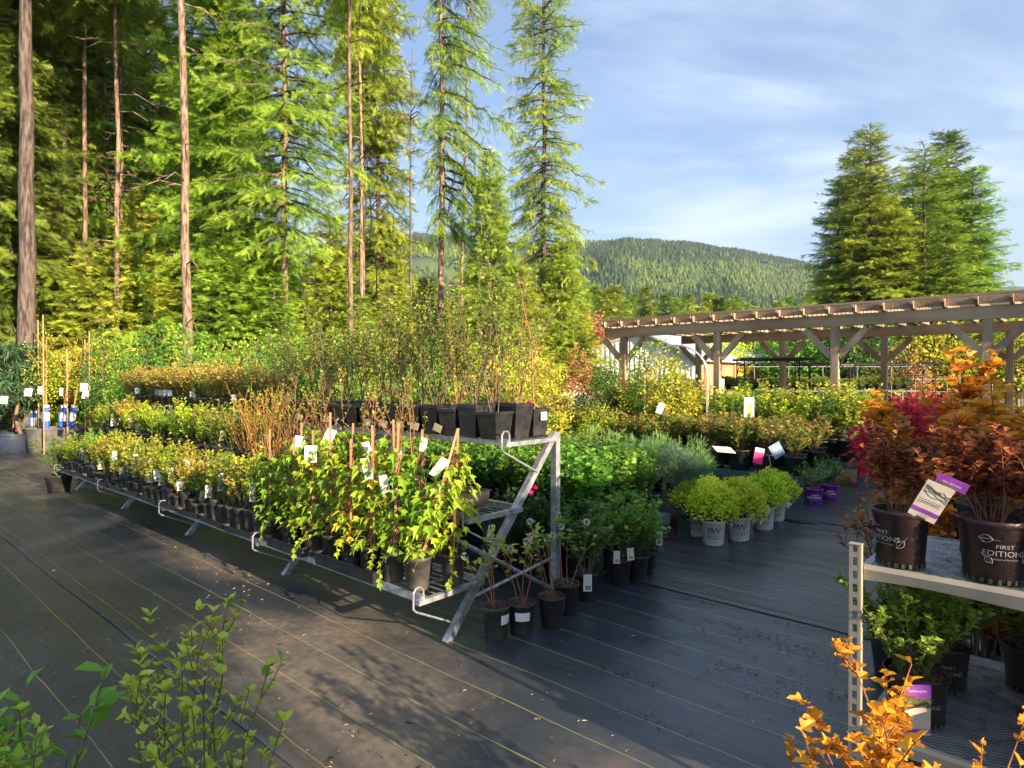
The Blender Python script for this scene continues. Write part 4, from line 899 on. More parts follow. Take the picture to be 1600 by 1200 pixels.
M['lf_red'] = L_('dark_red_leaves', (.09, .015, .010), (.30, .055, .025), (.60, .20, .08), trans=.4)
M['lf_maple'] = L_('crimson_maple_leaves', (.13, .010, .008), (.40, .025, .018), (.68, .10, .05), trans=.45)
M['lf_amber'] = L_('amber_leaves', (.20, .07, .006), (.50, .20, .010), (.82, .40, .025), trans=.45, hue=.01)
M['lf_twig'] = L_('sparse_olive_leaves', (.09, .15, .018), (.22, .32, .03), (.42, .50, .06), trans=.35)
M['lf_bud'] = L_('opening_bud_leaves', (.18, .32, .03), (.42, .58, .06), (.62, .70, .12), trans=.45)
M['lf_white'] = L_('white_blossom', (.55, .5, .45), (.75, .7, .66), (.85, .82, .78), trans=.3)
M['lf_pine'] = L_('long_pine_needles', (.02, .06, .03), (.05, .12, .05), (.10, .18, .07), trans=.2)
M['lf_rust'] = L_('rusty_dry_foliage', (.22, .09, .03), (.42, .2, .08), (.55, .3, .12), trans=.3)
M['lf_yelg'] = L_('olive_yellow_leaves', (.05, .12, .012), (.17, .27, .025), (.42, .45, .05), trans=.4)
def rnd(s): return np.random.default_rng(s)

# ================================================================ THE STEPPED RACK
def rackbox(mb, s0, s1, t0, t1, z, th): mb.box(((s0 + s1) / -2, (t0 + t1) / 2, z - th / 2), (abs(s1 - s0), abs(t1 - t0), th))
RK = thing('stepped_plant_rack', 'three-tier stepped galvanised rack on slanting legs, filled with potted shrubs', 'plant rack', (RO[0], RO[1], 0), PHI)
LV = [(.34, -1.38, -.80), (.755, -.98, -.42), (1.215, -.62, -.02)]        # shelf height, front, back (local y)
LEN = 8.0
for i in range(5):
    x = -2.0 * i + (.0 if i else 0)
    fr = MB(); fr.bar((x, 0, 0), (x, 0, 1.245), .05, .05); fr.build('upright', M['galv'], RK)
    fr = MB(); fr.bar((x + .004, -1.10, 0.0), (x + .004, -.02, 1.235), .045, .045, (1, 0, 0)); fr.build('slanting_leg', M['galv'], RK)
    fr = MB(); fr.tube([(x, -.92, .22), (x, -.02, .31)], .012, 8); fr.tube([(x - .03, 0, .06), (x - .03, -.99, .62)], .015, 8); fr.build('cross_tube', M['galv'], RK)
    for z, a, b in LV:
        ar = MB(); ar.bar((x + .03, a + .03, z - .02), (x + .03, max(b, -1.1 + z / 1.14 if z < 1 else -.04), z - .02), .035, .03)
        yl = -1.10 + (z - .28) * .875 if z > .3 else 0
        ar.build('shelf_arm', M['galv'], RK)
        br = MB(); zl = z - .24; yl = -1.10 + zl * .875
        br.tube([(x + .03, a + .075, z - .012), (x + .03, a + .075, z + .045), (x + .03, a + .055, z + .07), (x + .03, a + .02, z + .07), (x + .03, a, z + .045), (x + .03, a, z - .05), (x + .03, a + .02, z - .07), (x + .03, yl, zl)], .0068, 6)
        br.build('hook_brace', M['galv'], RK)
def meshshelf(z, t0, t1):
    fr = MB(); fr.bar((0.02, t0 + .02, z - .01), (-LEN, t0 + .02, z - .01), .03, .045); fr.bar((0.02, t1 - .02, z - .01), (-LEN, t1 - .02, z - .01), .03, .04)
    for i in range(41): fr.bar((-.2 * i, t0 + .03, z - .018), (-.2 * i, t1 - .03, z - .018), .012, .012)
    for j in range(1, 8): q = t0 + (t1 - t0) * j / 8; fr.bar((0, q, z - .008), (-LEN, q, z - .008), .006, .006)
    fr.build('shelf', M['galv'], RK)
for z, a, b in LV: meshshelf(z, a + .06, b)
def RP(s, t, z): x, y = R(s, t); return (x, y, z)

# --- little leafy shrubs of the two lower shelves (three looks), upright bushes, twig plants, vines
lr_ = random.Random(4)
small = [Proto(potted('potted_shrub', 'x', 'potted shrub', .066, .125, shrub(100 + k, n=10, h=.30, lean=.6, side=4, sl=.45, r=.0022, leaf=.038, lw=.3, per=17, start=.15), m_, 'twig', 'blackdusty',
         tags=[((.045, -.055, .27), .055, .105, .4 + k * .3, ['card', 'cardblue', 'cardred'][k % 3], .2)] if k % 2 == 0 else [])) for k, m_ in enumerate(['lf_yel', 'lf_yelred', 'lf_yelg', 'lf_green', 'lf_yelg', 'lf_lime'])]
tallg = [Proto(potted('potted_shrub', 'x', 'potted shrub', .07, .13, shrub(120 + k, n=8, h=.42, lean=.35, side=3, sl=.3, r=.0024, leaf=.040, lw=.25, per=14, start=.1), m_, 'twiggreen', 'blackdusty')) for k, m_ in enumerate(['lf_yel', 'lf_green'])]
rowsx = {}
def lab_row(base, s_row, i): return base % ordn(i)
GR1 = 'small leafy shrubs on the lowest rack shelf'
rows = [(-1.27, 'front'), (-1.10, 'middle'), (-.93, 'back')]
for t, rn in rows:
    s = 2.05; i = 0
    while s < 7.8:
        k = lr_.choice([0, 1, 2, 3, 4, 5, 0, 2]); pr = small[k] if lr_.random() > .12 else tallg[lr_.randrange(2)]
        pr.put(RP(s + lr_.uniform(-.025, .025), t + lr_.uniform(-.012, .012), .365), lr_.uniform(-.5, .5) + (0 if k % 2 == 0 else lr_.uniform(0, 6)), 'small leafy shrub in black pot, lowest rack shelf, %s row, %s from right' % (rn, ordn(i)), GR1, (lr_.uniform(.92, 1.1), lr_.uniform(.92, 1.1), lr_.uniform(.8, 1.6)) if k != 9 else 1)
        s += .165; i += 1
GR2 = 'small leafy shrubs on the middle rack shelf'
for t, rn in ((-.86, 'front'), (-.70, 'middle'), (-.54, 'back')):
    s = 4.2; i = 0
    while s < 7.8:
        k = lr_.choice([0, 1, 2, 3, 4, 5]); small[k].put(RP(s, t, .78), lr_.uniform(-.5, .5) + (0 if k % 2 == 0 else lr_.uniform(0, 6)), 'small leafy shrub in black pot, middle rack shelf, %s row, %s from right' % (rn, ordn(i)), GR2, (1, 1, lr_.uniform(.95, 1.6))); s += .17; i += 1
# black trays
def tray(w, dp, h, lab):
    o = MB(); b = .85
    def ring(q, z): return [(-w / 2 * q, -dp / 2 * q, z), (w / 2 * q, -dp / 2 * q, z), (w / 2 * q, dp / 2 * q, z), (-w / 2 * q, dp / 2 * q, z)]
    v = ring(.93, 0) + ring(.98, h) + ring(1.02, h) + ring(1.02, h - .006) + ring(.94, h - .006) + ring(.9, .004)
    v = ring(.93, 0) + ring(.97, h - .004) + ring(1.02, h - .004) + ring(1.02, h) + ring(.955, h) + ring(.90, .004)
    f = [(3, 2, 1, 0)] + [(i * 4 + k, i * 4 + (k + 1) % 4, (i + 1) * 4 + (k + 1) % 4, (i + 1) * 4 + k) for i in range(5) for k in range(4)] + [(20, 21, 22, 23)]
    o.add(v, f); q = o.build('plant_tray', M['black']); tag(q, lab, 'tray'); return q
T0 = tray(.50, .20, .055, 'x'); trays = Proto(T0)
for i in range(11): trays.put(RP(2.28 + i * .52, -1.27, .347), PHI, 'shallow black tray holding front-row pots on the lowest rack shelf, %s from right' % ordn(i), 'trays along the front of the lowest shelf')
for i in range(6): trays.put(RP(4.5 + i * .55, -.87, .762), PHI, 'shallow black tray under pots at the front of the middle shelf, %s from right' % ordn(i), 'trays along the middle shelf')
tb = tray(.40, .34, .10, 'empty deep black tray at the right end of the middle rack shelf'); tb.location = RP(.34, -.72, .765); tb.rotation_euler = (0, 0, PHI + .04)
# loose deep tray under the vines
tb = tray(.72, .26, .085, 'long black tray holding three vine pots, right end of the lowest shelf'); tb.location = RP(.72, -1.25, .345); tb.rotation_euler = (0, 0, PHI)
tb = tray(.55, .24, .075, 'long black tray holding vine pots left of the first one, lowest shelf'); tb.location = RP(1.52, -1.25, .345); tb.rotation_euler = (0, 0, PHI)

# vines on stakes
def vinefol(seed, h=.72, n=105, leaf=.085, lean=(0, 0), spread=.10):
    rg = rnd(seed); St = Stems(4); Fo = Fol()
    for k in range(3):
        a0 = rg.uniform(0, 6.28); t = np.linspace(0, 1, 16); c = np.stack([.025 * np.cos(a0 + t * 9) * (1 - .3 * t) + lean[0] * t * h, .025 * np.sin(a0 + t * 9) + lean[1] * t * h, t * h * rg.uniform(.85, 1.02)], 1); St.add(c, .0035, .002)
        m = n // 3; f = rg.uniform(.04, 1, m); q, d = along(c, f); b = rg.uniform(0, 6.28, m); o = np.stack([np.cos(b), np.sin(b), rg.uniform(-.1, .5, m)], 1); L = rg.uniform(.2, 1.1, m)[:, None] * spread
        tips = q + o * L
        for i in range(0, m): St.add(np.array([q[i], q[i] + o[i] * L[i] * .5 + [0, 0, .01], tips[i]]), .0013, .0009)
        D = unit(o * .8 + np.array([0, 0, -.75]) + rg.normal(0, .25, (m, 3))); N = unit(o * .8 + np.array([0, 0, .6]) + rg.normal(0, .3, (m, 3)))
        yel = (vnoise(f * 7 + k, f * 3 + seed, seed, 2) > .45) * .5
        Fo.add(T_PALM, tips, D, N, leaf * rg.uniform(.5, 1.15, m), None, np.clip(.2 + yel + .3 * f * 0 + rg.normal(.18, .15, m), 0, 1))
    # trailing runner near the pot
    a = rg.uniform(3.6, 5.6); c = curve(rg, (0, 0, .02), (math.cos(a), math.sin(a), .5), .3, 7, -1.4, .15); St.add(c, .002, .001); f = np.linspace(.2, 1, 9); q, d = along(c, f); Fo.add(T_PALM, q, d + rg.normal(0, .5, (9, 3)), np.array([0, 0, 1.0]) + rg.normal(0, .4, (9, 3)), leaf * .6, None, .45)
    return St, Fo
def vine(seed, r=.078, h=.19, sh=.74, lean=(0, 0), tags=()):
    o = potted('potted_vine', 'x', 'potted vine', r, h, vinefol(seed, sh * .86, 105, .078, lean), 'lf_vine', 'twigred', 'blackdusty', tags=tags)
    m = MB(); m.bar((0, 0, h * .5), (lean[0] * sh, lean[1] * sh, h * .88 + sh), .016, .013); m.build('stake', M['stake'], o); return o
VT = [  # s, t, scale, lean, tags, label
 (.10, -1.24, 1.08, (.30, .10), [((.16, .0, .74), .055, .13, .5, 'white', .5, .5)], 'potted vine whose stake leans far right, nearest the shelf end'),
 (.02, -1.02, 1.02, (.04, .03), [], 'potted vine behind the leaning stake, at the very right end of the lowest shelf'),
 (.34, -1.24, 1.0, (.04, 0), [((-.06, -.05, .68), .05, .12, .2, 'card', .2, -.2)], 'potted vine with dense green leaves in front of the leaning stake, second in front row'),
 (.32, -1.02, 1.05, (0, .02), [((.02, -.04, .86), .05, .10, -.3, 'white', .3, .3)], 'potted vine with yellow top leaves, behind the second front-row vine'),
 (.57, -1.25, .98, (.02, 0), [((-.03, -.06, .78), .06, .145, -.2, 'card', .15, -.18)], 'potted vine carrying the big hanging picture tag, third in front row'),
 (.60, -1.02, 1.0, (-.02, 0), [((.05, -.05, .82), .05, .11, .5, 'white', .3, .25)], 'potted vine behind the one with the big hanging tag'),
 (.80, -1.25, .96, (0, 0), [], 'potted vine with red berries low in its leaves, fourth in front row'),
 (.86, -1.03, 1.0, (0, 0), [((-.04, -.05, .84), .05, .11, 0, 'white', .2, -.3)], 'potted vine behind the red-berried vine'),
 (1.03, -1.25, .96, (-.02, 0), [], 'potted vine, fifth from right in the front row, leafy to the rim'),
 (1.27, -1.26, 1.0, (0, 0), [((-.0, -.06, .80), .085, .125, .12, 'card', .1, .0)], 'potted vine with an upright white instruction card on its stake'),
 (1.14, -1.02, 1.0, (.02, 0), [], 'potted vine behind the fifth front-row vine'),
 (1.42, -1.02, 1.02, (.0, 0), [((.03, -.05, .88), .075, .12, .6, 'white', .35, .35)], 'potted vine with yellowed leaves behind the card-bearing vine'),
 (1.56, -1.27, .92, (.03, 0), [], 'small potted vine left of the card-bearing vine, front row'),
 (1.74, -1.10, .98, (.02, .0), [((.03, -.06, .85), .085, .14, .5, 'white', .3, .25)], 'potted vine with a large tilted white tag near the stake top'),
 (1.90, -1.27, .88, (0, 0), [], 'leftmost potted vine of the shelf, bright green, front row'),
]
for k, (s, t, sc, ln, tg, lab) in enumerate(VT):
    o = vine(300 + k, lean=ln, tags=tg, sh=.74 + .05 * (k % 3)); o.location = RP(s, t, .352 if not (-1.3 < t < -1.2 and .4 < s < 1.9) else .358); o.scale = (sc, sc, sc); o['label'] = lab; o['group'] = 'staked vines at the right end of the lowest shelf'
    if k == 6:
        b = MB(); rg = rnd(5)
        for q in range(9): b.lathe([(0.0, -.007), (.007, 0), (.006, .005), (0, .008)], 7, (rg.uniform(-.06, .02), -.08 + rg.uniform(-.03, .02), .45 + rg.uniform(-.06, .08)))
        b.build('berries', surf('red_berries', (.5, .01, .02), (.6, .03, .04), 5, .3), o)

# middle shelf: red-stemmed twiggy plants and the orange clump
tw_red = [Proto(potted('potted_shrub', 'x', 'potted shrub', .085, .13, shrub(340 + k, n=4, h=.72, lean=.4, side=5, sl=.35, r=.0042, leaf=.024, lw=.35, per=16, start=.45, sub=1), 'lf_twig', 'twigred', 'black')) for k in range(3)]
for i, s in enumerate([.72, .98, 1.25, 1.52, 1.8, 2.05, 2.3, 2.55]):
    tw_red[i % 3].put(RP(s, -.80 + (.1 if i % 2 else 0), .78), i * 1.3, 'sparse red-stemmed shrub on the middle rack shelf, %s from the right' % ordn(i), 'red-stemmed shrubs on the middle shelf', [1.15, 1.0, 1.1, 1.2][i % 4])
tw_or = [Proto(potted('potted_willow', 'x', 'potted willow', .11, .15, shrub(360 + k, n=20, h=.66, lean=.42, side=2, sl=.35, r=.0032, leaf=.026, lw=.25, per=18, start=.35, base=.07), 'lf_yel', 'twigorange', 'blackdusty')) for k in range(2)]
for i, (s, t) in enumerate([(2.72, -.82), (3.0, -.82), (3.28, -.80), (2.86, -.58), (3.16, -.58)]):
    tw_or[i % 2].put(RP(s, t, .78), i * 1.9, ['clump of dense orange stems on the middle shelf, rightmost at the front', 'clump of dense orange stems in the middle of the front three', 'clump of orange stems on the middle shelf, leftmost at the front', 'orange-stemmed clump behind the rightmost front clump', 'orange-stemmed clump behind the leftmost front clumps'][i], 'orange-stemmed clumps on the middle shelf', [1, 1.08, .95, 1, .9][i])
for i, (s, t) in enumerate([(3.55, -.84), (3.78, -.84), (4.0, -.84), (3.5, -.60), (3.75, -.6), (3.98, -.6)]):
    tallg[i % 2].put(RP(s, t, .78), i * 2.2, 'wispy upright green shrub left of the orange clumps, %s of six' % ordn(i), 'wispy green shrubs left of the orange clumps', 1.25)

# top shelf, right: square pots of tall branching twigs
twp = [Proto(potted('potted_tree_seedling', 'x', 'potted sapling', .098, .20, shrub(380 + k, n=2 + k % 2, h=.98, lean=.30, side=5, sl=.42, r=.0045, leaf=.030, lw=.38, per=28, start=.45, sub=2), 'lf_twig', ['twigdark', 'twig', 'twigdark', 'twig', 'twigred', 'twigdark'][k], 'black', square=True)) for k in range(6)]
LR = ['front', 'middle', 'back']
for j, t in enumerate((-.515, -.315, -.115)):
    for i in range(16):
        s = .13 + i * .205
        if j == 2 and i == 0: continue
        if j == 0 and i == 0: sc = .95
        else: sc = lr_.uniform(.82, 1.08) * (1.16 - .02 * i)
        o = twp[(i * 2 + j * 3 + i // 3) % 6].put(RP(s, t, 1.222), PHI + (i % 4) * math.pi / 2 + lr_.uniform(-.06, .06), 'twiggy sapling in square black pot, top shelf %s row, %s from right' % (LR[j], ordn(i)), 'twiggy saplings in square pots on the top shelf', (1, 1, sc))
# the single straight whip at the back corner, its pot stickered
o = potted('potted_tree_seedling', 'single straight bare whip in a stickered square pot, back corner of the top shelf', 'potted sapling', .098, .20, shrub(391, n=1, h=1.1, lean=.06, side=4, sl=.22, r=.007, leaf=.02, lw=.4, per=8, start=.75), 'lf_twig', 'twigred', 'black', square=True)
o.location = RP(.13, -.115, 1.222); o.rotation_euler = (0, 0, PHI)
c_ = card(o, (.105, .01, .175), .07, .06, math.pi / 2, 'card', 0, 0, 'label_sticker'); c_ = card(o, (.02, -.05, .25), .05, .05, .3, 'pink', .3, .4, 'plant_tag')
# white tags leaning on the pots of the top shelf front
M['weathered'] = surf('weathered_tag', (.34, .28, .18), (.5, .44, .3), 9, .7)
for i, s in enumerate([.62, .88, 1.06, 1.28, 1.5, 2.1, 2.6]):
    m = MB(); m.box((0, 0, .03), (.085, .003, .055)); o = m.build('plant_tag', M['weathered'])
    o.location = RP(s, -.635, 1.25); o.rotation_euler = (-.2, .25 - .1 * (i % 3), PHI + .05 * i); tag(o, 'faded cream tag hanging on the top shelf front pots, %s from right' % ordn(i), 'plant tag', 'faded tags along the top shelf')
# top shelf, left: orange-yellow bushes in round pots
topb = [Proto(potted('potted_shrub', 'x', 'potted shrub', .092, .185, shrub(400 + k, n=12, h=.42, lean=.62, side=5, sl=.5, r=.003, leaf=.040, lw=.32, per=18, start=.1), m_, 'twig', 'blackdusty', tags=[((.02, -.085, .26), .06, .11, .2, ['card', 'white', 'cardred'][k % 3], .15)] if k in (0, 2, 3) else [])) for k, m_ in enumerate(['lf_yelred', 'lf_orange', 'lf_yel', 'lf_yelred', 'lf_green'])]
for j, t in enumerate((-.50, -.26)):
    for i in range(21):
        topb[lr_.choice([0, 1, 1, 2, 3, 4])].put(RP(3.5 + i * .205, t, 1.222), lr_.uniform(-.5, .5), 'bushy yellow-orange shrub in round pot, top shelf %s row, %s from right' % (['front', 'back'][j], ordn(i)), 'bushy shrubs on the left part of the top shelf', lr_.uniform(.88, 1.12))
# ================================================================ POTS ON THE GROUND AT THE RACK'S END
def ar(seed, **k): return shrub(seed, **{**dict(n=4, h=.52, lean=.35, side=3, sl=.4, r=.004, leaf=.045, lw=.36, per=12, start=.7, T=T_LEAF6), **k})
def flowers(o, h, pts, seed):
    rg = rnd(seed); Fo = Fol()
    for p in pts:
        Fo = Fol(); n = 26; u = unit(rg.normal(0, 1, (n, 3))); Fo.add(T_LEAF, np.array(p) + u * .016, u, unit(rg.normal(0, 1, (n, 3))), .009, .009, rg.uniform(0, 1, n))
        Fo.build('flower_head', M['lf_white'], o)
GP = [ # px, base py, kind, leaf, potscale, label
 (775, 1008, 'thin', 'lf_bud', 1.0, 'leggy shrub with white flower heads, pot nearest the rack foot', 2),
 (815, 1001, 'thin', 'lf_bud', 1.0, 'leggy shrub beside the rack foot, pot with a wide white sticker', 3),
 (862, 990, 'thin', 'lf_green', 1.0, 'leggy shrub with plain black pot standing in front, third from the rack foot', 0),
 (885, 968, 'thin', 'lf_green', 1.05, 'shrub with two bare lower stems, pot just behind the plain front pot', 0),
 (916, 946, 'bush', 'lf_deep', 1.0, 'leafy green shrub whose pot is half covered by a pale hanging tag', 1),
 (970, 921, 'dense', 'lf_green', 1.0, 'dense green shrub with two picture tags over the pot rim', 4),
 (997, 914, 'dense', 'lf_green', 1.0, 'dense green shrub right behind the one with two picture tags', 0),
 (1010, 903, 'bush', 'lf_green', .9, 'upright green shrub with a white tag at its right, rightmost of the floor pots', 5),
 (940, 898, 'dense', 'lf_green', 1.05, 'dense green shrub in the second row, behind the pale-tagged shrub', 0),
 (905, 915, 'dense', 'lf_deep', 1.05, 'bushy deep green shrub behind the right upright of the rack', 0),
 (840, 905, 'bush', 'lf_deep', 1.05, 'shaded green shrub under the rack end between leg and upright', 0),
 (960, 880, 'dense', 'lf_green', 1.0, 'dense green shrub in the third row of floor pots, right', 0),
 (905, 880, 'bush', 'lf_deep', 1.0, 'deep green shrub in the third row of floor pots, left', 0),
 (790, 900, 'bush', 'lf_deep', .95, 'shaded shrub standing under the rack beside the cross tube', 0),
]
for k, (px, py, kd, lf, sc, lab, tg) in enumerate(GP):
    x, y = G(px, py); y += .08; x = (px - 800) / F * y
    if kd == 'thin': sf = ar(500 + k, n=4 if k != 3 else 3)
    elif kd == 'bush': sf = shrub(500 + k, n=14, h=.56, lean=.55, side=6, sl=.45, r=.0035, leaf=.048, lw=.36, per=20, start=.15, T=T_LEAF6)
    else: sf = shrub(500 + k, n=18, h=.56, lean=.7, side=7, sl=.45, r=.003, leaf=.042, lw=.34, per=24, start=.1, cluster=1)
    tags = []; st = []
    if tg == 1: tags = [((.0, -.105, .215), .062, .125, .05, 'card', .06, .0)]
    if tg == 4: tags = [((-.045, -.10, .29), .05, .10, -.1, 'cardred', .05, .02), ((.06, -.09, .31), .055, .10, .15, 'cardred', .1, -.1)]
    if tg == 5: tags = [((.11, -.05, .40), .062, .13, .1, 'card', .03, .0)]
    if tg == 2: st = [(.10, .16, -1.15, -.15)]
    if tg == 3: st = [(.10, .155, -2.1, -.9)]
    if tg == 0 and k in (2,): st = [(.10, .17, -.25, .1)]
    o = potted('potted_shrub', lab, 'potted shrub', .087, .205, sf, lf, 'twigred' if kd == 'thin' else 'twig', 'blackdusty' if k < 2 else 'black', tags=tags, stick=st)
    o.location = (x, y, .012); o.scale = (sc, sc, sc); o['group'] = 'potted shrubs standing on the ground at the rack end'
    if kd == 'thin':
        f_ = [c for c in o.children if c.name.startswith('stems')][0]; V_ = np.array([v.co for v in f_.data.vertices]); top = V_[V_[:, 2] > .36]
        if len(top): rg = rnd(k); ids = rg.integers(0, len(top), 7); flowers(o, .2, [top[i] + np.array([0, 0, .19]) for i in ids], k)

# ================================================================ GREEN PLANTS ON A BENCH BEHIND THE RACK
def plastic_bench(corner, L, dp, z, lab, legs=True, cat='bench'):
    """green slatted plastic bench: corner is its right front corner, it runs back along -U and +V"""
    o = thing('plastic_bench', lab, cat, (corner[0], corner[1], 0), PHI)
    t = MB(); n = 9
    for i in range(n): w = dp / n; t.box((-L / 2, w * (i + .5), z - .02), (L - .01, w * .82, .035))
    t.build('slatted_top', M['green_plastic'], o)
    t = MB(); t.box((-L / 2, .015 - .02, z - .05), (L, .03, .09)); t.box((-L / 2, dp + .005, z - .05), (L, .03, .09)); t.box((.0, dp / 2, z - .05), (.03, dp - .02, .09)); t.box((-L, dp / 2, z - .05), (.03, dp - .02, .09)); t.build('rim', M['green_plastic'], o)
    k = max(2, int(L / 1.2) + 1)
    for i in range(k):
        for y in (.10, dp - .10):
            x = -.10 - (L - .2) * i / (k - 1); g_ = MB(); g_.box((x, y, (z - .05) / 2), (.12, .09, z - .05), 0, 1.0); g_.box((x, y, .02), (.15, .12, .04)); g_.build('leg', M['green_plastic'], o)
    return o
def BPt(c, s, t): return c[0] - s * U[0] + t * V[0], c[1] - s * U[1] + t * V[1]
bk = R(.0, .55); plastic_bench(bk, 5.0, 1.2, .36, 'green plastic bench of leafy perennials directly behind the stepped rack')
per = [Proto(potted('potted_perennial', 'x', 'potted perennial', .085, .18, shrub(560 + k, n=13, h=.50, lean=.42, side=3, sl=.3, r=.003, leaf=.060, lw=.40, per=18, start=.15, T=T_LEAF6), 'lf_green', 'twiggreen', 'black')) for k in range(4)]
for j in range(5):
    for i in range(20):
        s, t = .14 + i * .245, .12 + j * .235; x, y = BPt(bk, s, t)
        per[(i + j * 3) % 4].put((x, y, .365), lr_.uniform(0, 6), 'leafy green perennial behind the rack, %s row, %s from right' % (ORD[j], ordn(i)), 'green perennials on the bench behind the rack', lr_.uniform(.85, 1.1))
# taller lobed-leaf currants beside the upright
cur = [Proto(potted('potted_currant', 'x', 'potted currant', .10, .2, shrub(580 + k, n=6, h=.62, lean=.4, side=3, sl=.35, r=.0045, leaf=.062, lw=.5, per=14, start=.15, T=T_LOBE), 'lf_green', 'twigred', 'black')) for k in range(3)]
for i, (px, py, z, l_) in enumerate([(885, 800, .3, 'currant bush with broad lobed leaves right of the rack upright'), (925, 790, .3, 'tall currant with a single high shoot, second right of the upright'), (855, 812, .3, 'currant bush seen through the rack end frame'), (820, 800, .3, 'currant bush with a pink tag at its pot, seen inside the rack end'), (905, 770, .3, 'currant bush behind the two right of the upright')]):
    x, y = G(px, py, .36); cur[i % 3].put((x, y, .02), i * 2.0, l_, 'currant bushes right of the rack', 1.1)
o = card(None, (X(833, 5.6), 5.6, .72), .10, .09, .2, 'pink', .2, .5); tag(o, 'bright pink tag standing among the currant pots inside the rack end', 'plant tag')

# ================================================================ JUNIPER BENCH
b1 = G(1079, 792, .34); plastic_bench(b1, 4.2, 1.3, .34, 'green plastic bench of junipers beside the lime mounds')
M['lf_jungreen'] = L_('green_juniper', (.03, .09, .03), (.08, .19, .05), (.17, .30, .08), trans=.15)
jun = [Proto(potted('potted_juniper', 'x', 'potted juniper', .10, .19, mound(600 + k, rx=.27, rz=.2, zc=.10, n=480, leaf=.055, lw=.3, cluster=5, bump=.6, flat=.6, inner=.3, tuft=.05, updir=1.0, tipt=.7, T=T_NEED, lob=12), ['lf_jun', 'lf_jungreen', 'lf_jungreen'][k], 'twig', 'black', stick=[(.10, .15, -1.9, -1.4)])) for k in range(3)]
jl = [(.28, .2), (.62, .18), (.98, .2), (1.34, .2), (1.7, .22), (.35, .6), (.75, .6), (1.15, .62), (1.55, .62), (1.95, .6), (.5, 1.0), (.95, 1.0), (1.4, 1.02), (1.85, 1.0)]
for i, (s, t) in enumerate(jl):
    x, y = BPt(b1, s, t); jun[i % 3].put((x, y, .345), lr_.uniform(-.5, .5) if i < 5 else i * 1.3, 'blue-green juniper in black pot, %s row of the bench, %s from right' % (ORD[min(2, i // 5)], ordn(i % 5)), 'junipers on the plastic bench', lr_.uniform(.92, 1.1))
# yellow-green low shrubs left of and behind the junipers
lime2 = [Proto(potted('potted_spirea', 'x', 'potted spirea', .11, .2, mound(620 + k, rx=.24, rz=.2, zc=.14, n=520, leaf=.026, lw=.4, cluster=5, bump=.22, tuft=.035), 'lf_lime', 'twig', 'black')) for k in range(2)]
i = 0
for s in np.arange(2.3, 4.1, .34):
    for t in (.2, .6, 1.0):
        x, y = BPt(b1, s, t); lime2[i % 2].put((x, y, .345), i, 'yellow-green spirea behind the currants, %s column from right, %s row' % (ordn(i // 3), ORD[i % 3]), 'yellow-green spireas left of the junipers', lr_.uniform(.9, 1.1)); i += 1

# ================================================================ LIME SPIREAS IN WHITE LETTERED POTS
def whitepot(seed, ang, label, rot=0.0):
    r, h = .118, .245; o = thing('potted_spirea', label, 'potted spirea'); p = pot(o, r, h, 'white_pot', rb=.098, scallop=True)
    rf = lambda z: .098 + (.118 - .098) * .86 * min(z / (h * .85), 1) + .0008
    t = MB(); wraptext(t, 'P', .088, .150, ang - .27, rf, 1.0); wraptext(t, 'W', .088, .150, ang + .27, rf, 1.0)
    wraptext(t, 'PROVEN', .022, .096, ang, rf, 1.45); wraptext(t, 'WINNERS', .022, .075, ang, rf, 1.35); t.build('lettering', M['ink'], p)
    t = MB(); wraptext(t, '&', .066, .148, ang, rf, 1.1, .0016); t.build('lettering', M['greenink'], p)
    t = MB(); wraptext(t, 'the #1 plant brand', .011, .052, ang, rf, 1.1); wraptext(t, 'flowering shrub', .010, .038, ang, rf, 1.1); t.build('small_print', M['greyink'], p)
    St, Fo = mound(seed, rx=.235, rz=.215, zc=.16, n=520, leaf=.034, lw=.36, cluster=6, bump=.40, tuft=.04, flat=.55, lob=14, inner=.5, T=T_LEAF)
    S2, F2 = shrub(seed + 50, n=22, h=.40, lean=.95, side=4, sl=.35, r=.002, leaf=.030, lw=.36, per=16, start=.35, base=.06); S2.build('shoots', M['twigred'], o).location = (0, 0, .2); F2.build('shoot_leaves', M['lf_lime'], o).location = (0, 0, .2)
    f_ = Fo.build('foliage', M['lf_lime'], o); f_.location = (0, 0, .2); s_ = St.build('stems', M['twigred'], o); s_.location = (0, 0, .2); return o
for k, (px, py, sc, lab) in enumerate([(1115, 857, 1.0, 'lime spirea in a white lettered pot, nearest of the five'), (1155, 850, 1.0, 'lime spirea in a white lettered pot, second nearest, just right of the nearest'),
    (1087, 842, .98, 'lime spirea in a white pot hidden behind the nearest one, by the bench leg'), (1193, 832, 1.02, 'lime spirea in a white lettered pot standing apart at the right'), (1212, 818, .95, 'rearmost lime spirea in a white pot with a green picture tag at its side')]):
    x, y = G(px, py); y += .1; x = (px - 800) / F * y; o = whitepot(640 + k, math.atan2(-y, -x) + .02 * k, lab); o.location = (x, y, .012); o.scale = (sc,) * 3; o['group'] = 'lime spireas in white lettered pots'
    if k == 4: card(o, (.15, -.06, .24), .09, .08, .2, 'cardred', .1, .75)
    if k == 1: card(o, (.13, -.06, .26), .05, .09, .4, 'weathered', .2, -.3)

